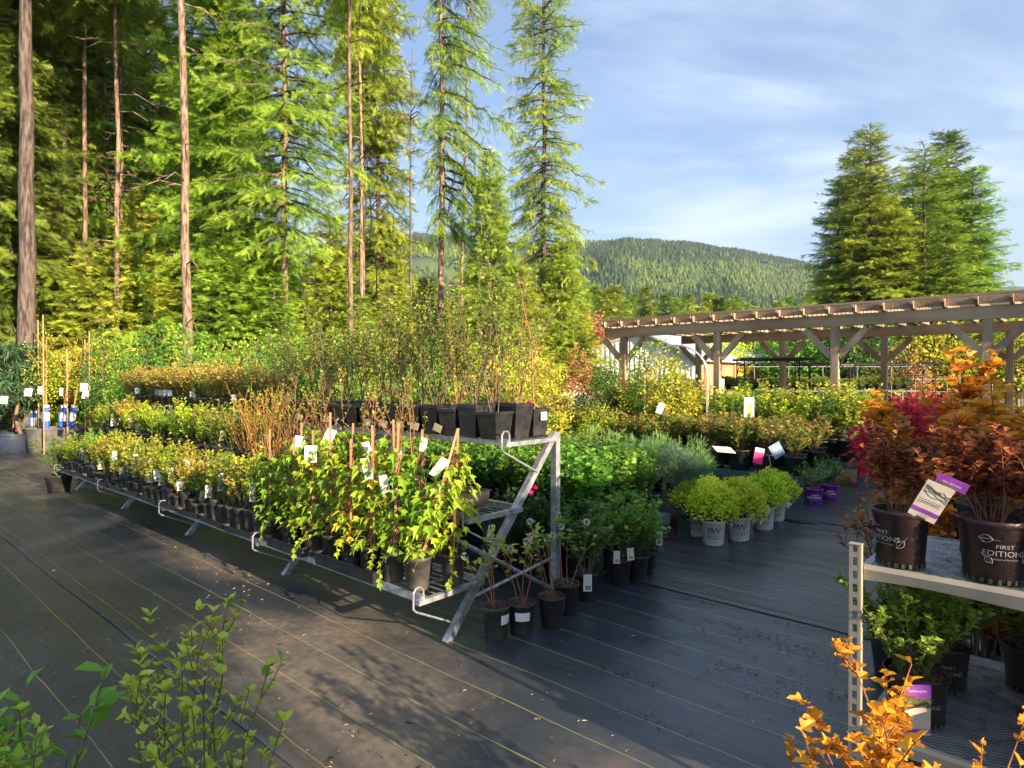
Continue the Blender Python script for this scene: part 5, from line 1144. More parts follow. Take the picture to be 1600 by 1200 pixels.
# ================================================================ ROSE BENCH
b2 = G(1258, 747, .35); plastic_bench(b2, 5.6, 1.5, .35, 'green plastic bench of roses behind the lime mounds')
rose = [Proto(potted('potted_rose', 'x', 'potted rose', .145, .26, shrub(660 + k, n=16, h=.50, lean=.75, side=6, sl=.45, r=.0045, leaf=.055, lw=.42, per=18, start=.15, tipt=.62), 'lf_rose', 'twigred', 'black')) for k in range(4)]
i = 0
for a, t in enumerate((.2, .62, 1.05, 1.4)):
    for c_, s in enumerate(np.arange(.2 + .1 * (a % 2), 5.5, .37)):
        x, y = BPt(b2, s, t); rose[i % 4].put((x, y, .355), i * 1.1, 'rose bush with bronze tips in large black pot, %s row, %s from right' % (ORD[a], ordn(c_)), 'rose bushes on the plastic bench', lr_.uniform(.9, 1.12)); i += 1
# pink and blue picture tags
o = thing('sign_stake', 'pink tag beside a blue round-pictured tag on a stake at the rose bench', 'plant tag', (X(1192, 7.7), 7.7, 0))
c_ = card(o, (-.03, 0, .80), .115, .19, 0, 'pink', -.1, .22, 'pink_tag'); q = MB(); q.box((0, -.002, -.025), (.11, .002, .05)); q.build('white_header', M['white'], c_)
c_ = card(o, (.125, -.01, .85), .15, .17, .1, 'bluepot', -.1, -.5, 'blue_tag')
M['bluecard'] = surf('blue_printed_card', (.06, .13, .22), (.16, .26, .36), 12, .5); c_.data.materials[0] = M['bluecard']
q = MB(); 
for r0, r1 in ((.048, .042), (.034, .029), (.018, .0)):
    v = []; f = []
    for i in range(24): a = i * 6.2832 / 24; v += [(r0 * math.cos(a), -.0025, -.08 + r0 * math.sin(a)), (r1 * math.cos(a), -.0025, -.08 + r1 * math.sin(a))]
    for i in range(24): j = (i + 1) % 24; f.append((2 * i, 2 * j, 2 * j + 1, 2 * i + 1))
    q.add(v, f)
q.build('round_picture', surf('pale_blue_print', (.35, .45, .55), (.5, .58, .65), 20, .5), c_)
q = MB(); q.bar((.08, .01, .70), (.16, .03, .36), .012, .006); q.build('stake', M['galv'], o)
# two purple lettered pots
for k, (px, py, lab) in enumerate([(1273, 792, 'green shrub in a purple lettered pot, nearer and larger of the two'), (1297, 785, 'green shrub in a purple lettered pot, half behind the nearer one')]):
    x, y = G(px, py); y += .09; x = (px - 800) / F * y; r, h = .108, .21; o = thing('potted_shrub', lab, 'potted shrub', (x, y, .012), 0, 'shrubs in purple lettered pots'); p = pot(o, r, h, 'purple', rb=.09, scallop=True)
    ang = math.atan2(-y, -x); rf = lambda z: .09 + (.108 - .09) * .86 * min(z / (h * .85), 1) + .0008; t = MB()
    wraptext(t, 'FIRST', .030, .130, ang + .1, rf, 1.2); wraptext(t, 'EDITIONS', .036, .098, ang, rf, 1.1); wraptext(t, 'collection of shrubs', .011, .070, ang, rf, 1.1); t.build('lettering', M['white'], p)
    St, Fo = shrub(690 + k, n=14, h=.42, lean=.65, side=5, sl=.45, r=.0035, leaf=.036, lw=.36, per=16, start=.15); Fo.build('foliage', M['lf_green' if k == 0 else 'lf_deep'], o).location = (0, 0, .18); St.build('stems', M['twig'], o).location = (0, 0, .18)
# bench of yellow shrubs
b3 = G(1357, 724, .38); plastic_bench(b3, 4.8, 1.5, .36, 'green plastic bench of yellow shrubs, farthest right of the benches')
ysh = [Proto(potted('potted_shrub', 'x', 'potted shrub', .16, .30, shrub(700 + k, n=24, h=.86, lean=.6, side=7, sl=.4, r=.0045, leaf=.06, lw=.42, per=24, start=.15, tipt=.6), m_, 'twig', 'black')) for k, m_ in enumerate(['lf_yel', 'lf_lime', 'lf_green'])]
i = 0
for a, t in enumerate((.22, .72, 1.2)):
    for c_, s in enumerate(np.arange(.3, 4.7, .42)):
        x, y = BPt(b3, s, t); ysh[(i * 2 + a) % 3].put((x, y, .365), i * 1.7, 'bright yellow-green shrub in large black pot, %s row, %s from right' % (ORD[a], ordn(c_)), 'yellow-green shrubs on the far right bench', lr_.uniform(.88, 1.12)); i += 1
# signs
M['notice'] = surf('pale_notice', (.42, .52, .55), (.5, .6, .62), 8, .5)
def sign(px, d, ztop, w, h, lab, mat, yaw=0.0, post=True):
    o = thing('plant_sign', lab, 'sign', (X(px, d), d, 0), yaw); q = MB(); q.box((0, -.012, ztop - h / 2), (w, .008, h)); q.build('sign_panel', M[mat], o)
    if post: q = MB(); q.bar((0, 0, 0), (0, 0, ztop - .02), .02, .012); q.build('stake', M['stake'], o)
sign(1170, 9.6, Z(621, 9.6), .15, .30, 'white sign with yellow picture standing among the roses', 'cardsign')
sign(1211, 9.1, Z(663, 9.1), .20, .20, 'pale framed sign above the rose tops, right of the yellow-picture sign', 'weathered', -.3)
sign(1081, 19.4, Z(594, 19.4), .26, .46, 'pale blue notice fixed on a rear pergola post', 'notice', 0, False)
sign(1128, 14.75, Z(592, 14.75), .10, .40, 'narrow white notice hanging beside the second pergola post', 'cardsign', 0, False)
o = card(None, (X(1035, 8.2), 8.2, Z(630, 8.2)), .09, .14, .3, 'white', .2, .3); tag(o, 'white tag hanging in the shrubs beneath the garden arch', 'plant tag')
o = card(None, (X(1127, 7.6), 7.6, Z(698, 7.6)), .24, .15, .2, 'cardred', -1.2, .1); tag(o, 'flat round-edged flower picture card lying on the rose pots', 'plant tag')
# arch tree, trellis whip and bushes by the first posts
def smalltree(name, label, cat, px, d, h, rad, mat, r=.02, stem='twig', seed=0, base=.35, n=900, leaf=.07, T=T_LEAF, lw=.42, cl=4, py=None, bump=.3, z=0.0, group=None, pot_=None, flat=.9):
    o = thing(name, label, cat, (X(px, d), d, z), 0, group); zc = h * (base + 1) / 2; rz_ = h * (1 - base) / 2; zp = 0
    St, Fo = mound(seed, rx=rad, rz=rz_, zc=zc, n=n, leaf=leaf, lw=lw, cluster=cl, bump=bump, T=T, flat=flat * 1.6, inner=.25, tuft=leaf * 1.4, lob=12, nst=0)
    rg = rnd(seed + 1); s_ = Stems(5); s_.add(curve(rg, (0, 0, 0), (0, 0, 1), h * .85, 8, 0, .03), r, r * .3)
    for k in range(14):
        f = rg.uniform(base * .9, .8); a = rg.uniform(0, 6.28); s_.add(curve(rg, (0, 0, h * f), (math.cos(a), math.sin(a), 1.0), rad * 1.2, 5, .4, .1), r * .4, r * .12)
    Fo.build('foliage', M[mat], o); s_.build('trunk', M[stem], o)
    if pot_: pot(o, pot_[0], pot_[1], pot_[2])
    return o
smalltree('young_tree', 'small bright yellow-green tree framed by the steel arch', 'young tree', 1050, 10.9, 1.95, .42, 'lf_yel', .022, seed=801, base=.32, n=620, leaf=.06)
smalltree('young_tree', 'leafy green tree just left of the arch, behind the first pergola post', 'young tree', 1022, 12.2, 2.35, .5, 'lf_green', .022, seed=802, base=.3, n=620, leaf=.06)
smalltree('young_tree', 'slim tree with sparse leaves against the first pergola post', 'young tree', 996, 11.2, 2.3, .28, 'lf_twig', .016, seed=803, base=.25, n=160, leaf=.045)
smalltree('young_tree', 'young tree with thin crown left of the shed gable', 'young tree', 944, 13.5, 2.05, .33, 'lf_green', .016, 'twig', seed=804, base=.6, n=300, leaf=.05)
smalltree('young_tree', 'crimson-leaved young tree in front of the shed gable', 'young tree', 968, 15.0, 1.75, .42, 'lf_maple', .02, seed=805, base=.35, n=420, leaf=.06)
smalltree('flowering_shrub', 'white flowering shrub at the foot of the pale tree line, left of the gable', 'flowering shrub', 893, 15.5, 1.35, .62, 'lf_white', .02, seed=806, base=.1, n=600, leaf=.06)
smalltree('flowering_shrub', 'second white flowering shrub, smaller, left of the first', 'flowering shrub', 872, 17.5, 1.3, .5, 'lf_white', .02, seed=807, base=.1, n=420, leaf=.06)
smalltree('conifer_shrub', 'rusty dry-leaved pointed shrub left of the shed gable', 'shrub', 903, 17.0, 2.55, .42, 'lf_rust', .02, seed=808, base=.1, n=520, leaf=.06)
smalltree('young_tree', 'rusty red broadleaf tree by the pale utility pole', 'young tree', 925, 26.0, 4.3, .9, 'lf_rust', .05, seed=809, base=.62, n=420, leaf=.1)
smalltree('shrub', 'soft yellow-green feathery shrub before the first pergola post', 'shrub', 938, 10.6, 1.25, .42, 'lf_lime', .014, seed=810, base=.05, n=700, leaf=.045, lw=.2)
smalltree('shrub', 'yellow shrub with orange tips right of the white blossoms', 'shrub', 908, 12.6, 1.15, .45, 'lf_orange', .014, seed=811, base=.05, n=520, leaf=.05)
smalltree('shrub', 'dark green broad shrub behind the feathery yellow one', 'shrub', 930, 14.3, 1.55, .6, 'lf_deep', .014, seed=812, base=.05, n=620, leaf=.06)
smalltree('shrub', 'pinkish copper shrub before the wood at the end of the top shelf', 'shrub', 853, 12.8, 1.75, .4, 'lf_rust', .014, seed=813, base=.1, n=360, leaf=.05)
smalltree('shrub', 'green hedge shrub under the pergola left of the rear notice', 'shrub', 1065, 16.5, 1.2, .75, 'lf_green', .014, seed=814, base=.03, n=700, leaf=.06)
# weeping pine-like and rust shrub seen under the right part of the pergola
smalltree('shrub', 'rusty copper shrub behind the fourth pergola post', 'shrub', 1400, 30, 3.1, 1.5, 'lf_rust', .05, seed=815, base=.05, n=900, leaf=.12)
for i, (px, d, h, rr, mt) in enumerate([(1120, 33, 4.6, 1.5, 'lf_lime'), (1180, 38, 5, 1.8, 'lf_yel'), (1235, 32, 4.2, 1.6, 'lf_green'), (1290, 36, 5, 2.0, 'lf_deep'), (1340, 31, 4.6, 1.9, 'lf_deep'), (1420, 34, 4.8, 1.8, 'lf_yel'), (1475, 30, 4.4, 1.5, 'lf_yel'), (1530, 32, 4.6, 1.7, 'lf_green'), (1590, 29, 4.5, 1.7, 'lf_yel'), (1660, 31, 5, 2, 'lf_green'), (1060, 42, 5.2, 1.9, 'lf_yel'), (1000, 46, 6.0, 2.2, 'lf_lime'), (955, 50, 6.4, 2.2, 'lf_yel'), (1740, 28, 5, 2, 'lf_yel')]):
    smalltree('broadleaf_tree', 'bushy %s tree seen under the pergola beams, %s from left' % ({'lf_lime': 'lime', 'lf_yel': 'yellow-green', 'lf_green': 'green', 'lf_deep': 'dark green'}[mt], ordn([11, 10, 9, 0, 1, 2, 3, 4, 5, 6, 7, 8, 12, 13].index(i) if i in range(14) else i)), 'tree', px, d, h, rr, mt, .08, seed=830 + i, base=.1, n=900, leaf=.17, group='bushy trees beyond the pergola')
# low rows on the background benches
lowp = [Proto(potted('potted_perennial', 'x', 'potted perennial', .09, .15, mound(860 + k, rx=.13, rz=.14, zc=.05, n=150, leaf=.05, lw=.3, cluster=3, tuft=.04), m_, 'twig', p_)) for k, (m_, p_) in enumerate([('lf_green', 'black'), ('lf_rose', 'black'), ('lf_yel', 'black'), ('lf_deep', 'bluepot'), ('lf_green', 'white_pot')])]
M['skypot'] = surf('sky_blue_plastic', (.05, .28, .5), (.08, .34, .58), 4, .4)
lowb = Proto(potted('potted_perennial', 'x', 'potted perennial', .09, .15, mound(866, rx=.1, rz=.08, zc=.05, n=90, leaf=.04, lw=.3, cluster=3, tuft=.03), 'lf_green', 'twig', 'skypot'))
seq = {0: [1, 1, 1], 1: [0, 4, 0, 3], 2: [0, 0, 2], 3: [0, 0, 0], 4: [0, 0, 2]}
nmb = ['the high rear bench', 'the middle bench behind the arch', 'the low bench behind the arch', 'the grassy bench left of the first post', 'the bench behind the top shelf pots']
for bi, (a_, b_, d, z, lab) in enumerate(BB):
    x0, x1 = X(a_, d), X(b_, d); n = int((x1 - x0) / .27)
    for j in range(2):
        for i in range(n):
            x = x0 + .15 + i * .27; y = d + .25 + j * .42; pxx = 800 + x / y * F
            pr = lowb if (bi == 1 and j == 0 and 1138 < pxx < 1170) else lowp[seq[bi][(i * 7 + j) % len(seq[bi])]]
            pr.put((x, y, z + .004), i * 1.3, 'small plant on %s, %s row, %s from left' % (nmb[bi], ['front', 'back'][j], ordn(i)), 'small plants on ' + nmb[bi], lr_.uniform(.9, 1.2))
# irrigation hose lying across the aisle
hp = [G(1218, 812), G(1228, 816), G(1262, 818), G(1310, 825), G(1362, 832), G(1450, 846)]
m = MB(); m.tube([(x, y, .022) for x, y in hp], .014, 8); m.tube([(x + .05, y - .1, .022) for x, y in hp[:3]] + [(hp[2][0] + .2, hp[2][1] + .05, .022)], .012, 8)
tag(m.build('irrigation_hose', M['hose'], None, True), 'black irrigation hose lying across the aisle right of the lime mounds', 'hose')

# ================================================================ YOUNG TREES AND SHRUBS BEHIND THE RACK
rg = rnd(77); i = 0
cols = [(150, 330, ['lf_green', 'lf_green', 'lf_yel', 'lf_deep'], (8.5, 13)), (330, 520, ['lf_green', 'lf_green', 'lf_deep', 'lf_twig'], (9, 13)), (520, 690, ['lf_green', 'lf_yel', 'lf_green', 'lf_twig'], (8.5, 12)), (680, 850, ['lf_yel', 'lf_green', 'lf_lime', 'lf_yelred', 'lf_green'], (8.5, 12.5))]
names = {'lf_green': 'fresh green', 'lf_yel': 'bright yellow', 'lf_deep': 'dark green', 'lf_twig': 'olive', 'lf_lime': 'lime', 'lf_yelred': 'yellow with orange tips', 'lf_orange': 'amber'}
for a_, b_, ms, (d0, d1) in cols:
    for k in range(13):
        px = a_ + (b_ - a_) * (k + rg.uniform(.1, .9)) / 13; d = rg.uniform(d0, d1) + max(0, (420 - px) / 120); mt = ms[rg.integers(0, len(ms))]
        yt = rg.uniform(515, 560) if px > 500 else rg.uniform(505, 550); h = Z(yt, d)
        smalltree('nursery_shrub', '%s nursery shrub in the block behind the rack, %s from left' % (names[mt], ordn(i)), 'nursery shrub', px, d, h, rg.uniform(.35, .6), mt, .014, 'twig', seed=900 + i, base=.12, n=420, leaf=.055, T=T_LEAF, lw=.42, group='nursery shrubs in the block behind the rack'); i += 1
smalltree('nursery_shrub', 'amber-orange shrub glowing behind the twiggy saplings', 'nursery shrub', 762, 9.6, 2.05, .5, 'lf_orange', .014, seed=980, base=.15, n=520, leaf=.055)
smalltree('nursery_shrub', 'second amber shrub left of the glowing one', 'nursery shrub', 620, 10.2, 1.8, .4, 'lf_yelred', .014, seed=981, base=.15, n=420, leaf=.055)
# ================================================================ RIGHT FOREGROUND RACK
A2 = np.array([1.215, 2.20])
def Q(s, t, z=0): p = A2 + s * U + t * V; return (float(p[0]), float(p[1]), z)
RR = thing('display_rack', 'slotted steel rack at right with tan lipped mesh shelves of red shrubs', 'plant rack', (A2[0], A2[1], 0), PHI)
SH = [(1.005, 1.5, .62), (.44, 1.5, .95)]
def slotted(x, y, h):
    m = MB(); w = .036; t = .003; d = .022
    # front plate with round slots: built as ladder of strips, plus two return flanges
    m.box((x - w / 2 + .005, y, h / 2), (.010, t, h)); m.box((x + w / 2 - .005, y, h / 2), (.010, t, h)); z = .03
    while z < h: m.box((x, y, z), (w - .02, t * .9, .018)); z += .046
    m.box((x - w / 2, y + d / 2, h / 2), (t, d, h)); m.box((x + w / 2, y + d / 2, h / 2), (t, d, h)); m.box((x, y + .012, h + .002), (w + .004, .03, .004)); return m
slotted(-.022, -.03, 1.075).build('slotted_post', M['tan_steel'], RR); slotted(-.035, .62, 1.04).build('slotted_post', M['tan_steel'], RR); slotted(1.55, -.03, 1.06).build('slotted_post', M['tan_steel'], RR); slotted(1.55, .66, 1.04).build('slotted_post', M['tan_steel'], RR)
for z, L, dp in SH:
    m = MB(); pr = [(-.006, z - .05), (-.012, z - .012), (-.006, z), (.012, z)]                # rolled front lip, slightly wavy
    xs = np.linspace(0, L, 31); v = []
    for x in xs:
        wv = .006 * math.sin(x * 9) if z > .9 else 0
        for y, zz_ in pr: v.append((x, y + wv * .4, zz_ + (wv if zz_ < z - .02 else 0)))
    k = len(pr); f = [(i * k + j, (i + 1) * k + j, (i + 1) * k + j + 1, i * k + j + 1) for i in range(len(xs) - 1) for j in range(k - 1)]
    m.add(v, f); m.build('shelf_lip', M['tan_steel'], RR)
    m = MB(); m.bar((0, dp, z - .015), (L, dp, z - .015), .02, .03); m.bar((.0, .0, z - .02), (.0, dp, z - .02), .025, .035); m.bar((L, 0, z - .02), (L, dp, z - .02), .025, .035); m.build('shelf_frame', M['galv'], RR)
    # expanded-metal diamonds
    g_ = MB(); a = .022; b = .010; ny = int(dp / b / 2); nx = int(L / a)
    V_ = []; E_ = []
    for j in range(ny):
        y0 = .012 + j * 2 * b
        for row in range(2):
            pts = []
            for i in range(nx + 1): pts.append((i * a, y0 + row * b + (b if (i + row) % 2 else 0) * .5 - .0, z - .006))
            h_ = .0013
            base = len(V_)
            for p in pts: V_ += [(p[0], p[1] - h_, p[2]), (p[0], p[1] + h_, p[2] + .001)]
            E_ += [(base + 2 * i, base + 2 * i + 2, base + 2 * i + 3, base + 2 * i + 1) for i in range(nx)]
    g_.add(V_, E_); g_.build('mesh_deck', M['galv'], RR)
M['lf_bronze'] = L_('bronze_leaves', (.07, .02, .008), (.24, .075, .02), (.58, .25, .06), trans=.4)
# red shrubs in dark lettered pots
def leafmark(mb, ang, z, r, s=1.0, tilt=.3):
    pts = []
    for i in range(17):
        t = i / 16 * 2; u = t if t < 1 else 2 - t; w = .5 * math.sin(math.pi * u) * (1 if t < 1 else -1); pts.append(((u - .5) * .034 * s, w * .022 * s))
    pts += [(.5 * .034 * s * 1, 0), (.034 * s, 0)]
    def P3(x, y): c, q = math.cos(tilt), math.sin(tilt); X_, Y_ = x * c - y * q, x * q + y * c; a = ang + X_ / r; return ((r + .0014) * math.cos(a), (r + .0014) * math.sin(a), z + Y_)
    for p, q in zip(pts[:-1], pts[1:]): mb.tube([P3(*p), P3(*q)], .0007, 3, cap=False)
def darkpot(label, seed, r, h, loc, leafm='lf_red', hh=.36, off=0.0, n=16, leaf=.026, rot=0, name='potted_ninebark', kw={}, tgs=()):
    o = thing(name, label, 'potted ninebark', loc, 0); rb = r * .86; p = pot(o, r, h, 'maroon', rb=rb, scallop=True, n=40)
    ang = math.atan2(-loc[1], -loc[0]) + off; rf = lambda z: rb + (r - rb) * .86 * min(z / (h * .85), 1) + .0006
    t = MB(); wraptext(t, 'FIRST', .017, h * .60, ang, rf, 1.25); wraptext(t, 'EDITIONS', .024, h * .49, ang, rf, 1.15); wraptext(t, 'collection of fine shrubs', .0075, h * .40, ang, rf, 1.1); t.build('lettering', M['greyink'], p)
    t = MB(); leafmark(t, ang - .55, h * .72, rf(h * .72), 1.1, -.1); leafmark(t, ang - .48, h * .38, rf(h * .38), .8, 2.4); leafmark(t, ang + .75, h * .42, rf(h * .4), 1.0, .9); t.build('leaf_marks', M['greyink'], p)
    St, Fo = shrub(seed, **{**dict(n=n, h=hh, lean=.5, side=7, sl=.38, r=.0026, leaf=leaf * 1.15, lw=.3, per=30, start=.3, T=T_LEAF6, base=.05, sub=1), **kw})
    Fo.build('foliage', M[leafm], o).location = (0, 0, h * .88); St.build('stems', M['twigred'], o).location = (0, 0, h * .88)
    return o
darkpot('red ninebark in a dark lettered pot, left end of the upper shelf', 1001, .085, .19, Q(.088, .10, 1.008), hh=.36, off=-.75)
o2 = darkpot('red ninebark in a dark lettered pot behind the large tilted tag', 1002, .094, .195, Q(.345, .115, 1.008), hh=.34, off=.35, leafm='lf_bronze')
darkpot('red ninebark in a dark pot cut by the right edge', 1003, .095, .19, Q(.62, .13, 1.008), leafm='lf_bronze', hh=.30, off=-.2)
darkpot('dark red ninebark in the rear row of the upper shelf, behind the first two', 1004, .095, .19, Q(.30, .44, 1.008), hh=.28)
darkpot('dark red ninebark in the rear row of the upper shelf, behind the tag', 1005, .095, .19, Q(.62, .44, 1.008), hh=.28)
darkpot('dark red ninebark in the rear row, farthest right', 1006, .095, .19, Q(.95, .42, 1.008), hh=.30)
# the big two-part tag
o = thing('plant_tag', 'large tilted tag with purple header and pencil-twig drawing, between the first two dark pots', 'plant tag', Q(.215, -.045, 1.285)); o.scale = (.76,) * 3
o.rotation_euler = (.22, .42, PHI * .55)
q = MB(); q.box((.0, 0, -.045), (.105, .0015, .17)); q.build('card', surf('cream_card', (.50, .44, .37), (.58, .52, .44), 30, .6), o)
q = MB(); q.box((.0, -.002, -.094), (.105, .0015, .016)); q.build('purple_band', M['purpleink'], o)
q = MB(); q.box((.03, .004, .062), (.115, .0015, .045)); q.build('purple_header', M['purpleink'], o)
q = MB(); q.box((.02, .003, .035), (.075, .0012, .03)); q.build('picture_strip', surf('dark_photo_print', (.03, .05, .02), (.2, .16, .08), 60, .4), o)
q = MB(); rg = rnd(5)
for k in range(3):
    v, f = textmesh(['FIRST EDITIONS', 'hardy ninebark shrub', '4  012345'][k], [.010, .007, .009][k]); 
    if k == 0: q2 = MB(); q2.add([(x + .03, .0028, y + .058) for x, y, _ in v], f); q2.build('lettering', M['white'], o)
    else: q.add([(x, -.0012, y + [0, -.055, -.115][k]) for x, y, _ in v], f)
for k in range(6):
    x, z = -.045, .0 + k * .006; pts = [(x, -.0014, z - .01)]
    for i in range(7): pts.append((pts[-1][0] + .014, -.0014, pts[-1][2] + rg.normal(-.001, .006)))
    q.tube(pts, .0008 if k < 4 else .0014, 3, cap=False)
for k in range(3):
    for i in range(8): q.box((-.042 + i * .011, -.0012, -.045 - k * .008), (rg.uniform(.004, .009), .0006, .0022))
for i in range(14): q.box((-.018 + i * .0026, -.0012, -.128), (.0013, .0006, .012))
q.build('print', M['ink'], o)
# amber big-leaved ninebark and crimson maple behind
def bigleaf(label, seed, loc, h, potr=.15, mat='lf_amber', n=11, leaf=.06, lean=.35, name='potted_ninebark', T=T_LOBE, cat='potted ninebark', side=7, per=26, sub=2, stem='twigdark', lw=.5, sl=.3, start=.15, smin=.25, potm='black', z=0, r=.006, tipt=.55, pr=True):
    o = thing(name, label, cat, loc, 0); ph = potr * 1.8
    pot(o, potr, ph, potm)
    St, Fo = shrub(seed, n=n, h=h, lean=lean, side=side, sl=sl, r=r, leaf=leaf, lw=lw, per=per, start=start, smin=smin, T=T, base=.06, sub=sub, tipt=tipt); Fo.build('foliage', M[mat], o).location = (0, 0, ph * .88); St.build('stems', M[stem], o).location = (0, 0, ph * .88); return o
bigleaf('tall amber-leaved ninebark behind the upper shelf, left one with dark stems', 1011, (X(1535, 3.1), 3.1, 0), 1.50, leaf=.060, lean=.24, per=90, n=13)
bigleaf('tall amber-leaved ninebark behind the upper shelf, middle one', 1012, (X(1600, 2.85), 2.85, 0), 1.52, leaf=.060, lean=.24, per=90, n=13)
bigleaf('tall amber-leaved ninebark at the right edge behind the upper shelf', 1013, (X(1660, 3.0), 3.0, 0), 1.56, leaf=.060, lean=.24, per=90, n=13)
bigleaf('amber and green ninebark farther back at the right edge', 1014, (X(1580, 3.6), 3.6, 0), 1.45, leaf=.056, lean=.25, per=70)
smalltree('japanese_maple', 'compact crimson japanese maple with fine leaves, left of the amber shrubs', 'potted maple', 1405, 3.5, 1.53, .20, 'lf_maple', .014, 'twigred', seed=1021, base=.62, n=420, leaf=.046, T=T_PALM, lw=.5, cl=3, bump=.3, pot_=(.14, .26, 'black'), flat=.5)
smalltree('japanese_maple', 'second crimson maple, half hidden behind the amber shrubs', 'potted maple', 1455, 4.1, 1.55, .27, 'lf_maple', .014, 'twigred', seed=1022, base=.6, n=400, leaf=.046, T=T_PALM, lw=.5, cl=3, bump=.3, pot_=(.14, .26, 'black'), flat=.5)
bigleaf('bronze-leaved shrub between the maple and the upper shelf', 1023, (X(1440, 3.2), 3.2, 0), 1.0, mat='lf_red', T=T_LEAF6, leaf=.04, n=12, lean=.5, per=26, lw=.32)
bigleaf('yellow ninebark just under the crimson maple', 1024, (X(1440, 3.6), 3.6, 0), .92, mat='lf_yelred', T=T_LEAF6, leaf=.045, n=12, lean=.5, per=26, lw=.36)
# lower shelf: green spireas with tags, tote
def greenshrub(label, seed, loc, r=.10, h=.17, sc=1.0, tg=True):
    o = thing('potted_spirea', label, 'potted spirea', loc, 0); p = pot(o, r, h, 'maroon', rb=r * .86, scallop=True)
    St, Fo = shrub(seed, n=32, h=.40, lean=.8, side=7, sl=.4, r=.0022, leaf=.026, lw=.36, per=38, start=.08, base=.05, sub=1); Fo.build('foliage', M['lf_yelg'], o).location = (0, 0, h * .88); St.build('stems', M['twig'], o).location = (0, 0, h * .88)
    ang = math.atan2(-loc[1], -loc[0]); rb = r * .86; rf = lambda z: rb + (r - rb) * .86 * min(z / (h * .85), 1) + .0006
    t = MB(); wraptext(t, 'FIRST', .017, h * .60, ang + .3, rf, 1.25); wraptext(t, 'EDITIONS', .022, h * .45, ang + .3, rf, 1.1); t.build('lettering', M['greyink'], p)
    if tg:
        c_ = card(o, (-.07, -.12, .17), .085, .17, -.05, 'creamcard', .0, .0)
        q = MB(); q.box((0, -.002, -.02), (.086, .002, .045)); q.build('purple_header', M['purpleink'], c_); q = MB(); q.box((0, -.002, -.06), (.084, .0015, .032)); q.build('picture_strip', M['picstrip'], c_); q = MB(); q.box((0, -.002, -.155), (.086, .002, .012)); q.build('purple_band', M['purpleink'], c_)
        v, f = textmesh('LEMON GLOW', .0085); q = MB(); q.add([(x, -.0036, y - .02) for x, y, _ in v], f); q.build('lettering', M['white'], c_)
    return o
M['creamcard'] = bpy.data.materials['cream_card']; M['picstrip'] = bpy.data.materials['dark_photo_print']
greenshrub('green spirea on the lower shelf with a purple-headed tag, left end', 1031, Q(.12, .20, .443))
greenshrub('green spirea on the lower shelf behind the left end one', 1032, Q(.14, .55, .443), tg=False)
greenshrub('green spirea in a dark pot on the lower shelf with pale tag at left side', 1033, Q(.56, .50, .443))
greenshrub('green spirea in the rear of the lower shelf, middle', 1034, Q(.42, .74, .443), tg=False)
greenshrub('shaded spirea on the lower shelf at the right edge', 1035, Q(.86, .52, .443), tg=False)
o = thing('storage_tote', 'open black plastic tote standing on the lower shelf at the right edge', 'tote', Q(.60, .06, .443), PHI + .3)
m = MB(); pts = []
def rring(w, dp, z, r_=.05, k=5):
    o_ = []
    for cx, cy, a0 in ((w / 2 - r_, dp / 2 - r_, 0), (-w / 2 + r_, dp / 2 - r_, 90), (-w / 2 + r_, -dp / 2 + r_, 180), (w / 2 - r_, -dp / 2 + r_, 270)):
        for i in range(k): a = math.radians(a0 + 90 * i / (k - 1)); o_.append((cx + r_ * math.cos(a), cy + r_ * math.sin(a), z))
    return o_
rings = [rring(.27, .21, 0), rring(.32, .26, .14), rring(.345, .285, .145), rring(.345, .285, .16), rring(.315, .255, .158), rring(.26, .2, .006)]; k = len(rings[0]); v = sum(rings, [])
m.add(v, [tuple(range(k))[::-1]] + [(i * k + j, i * k + (j + 1) % k, (i + 1) * k + (j + 1) % k, (i + 1) * k + j) for i in range(5) for j in range(k)] + [tuple(range(5 * k, 6 * k))]); m.build('tub', M['black'], o)
m = MB(); m.tube([(-.165, -.06, .15), (-.17, -.05, .19), (-.17, .05, .19), (-.165, .06, .15)], .006, 6); m.tube([(.165, -.06, .15), (.17, -.05, .19), (.17, .05, .19), (.165, .06, .15)], .006, 6); m.build('handle', M['black'], o)

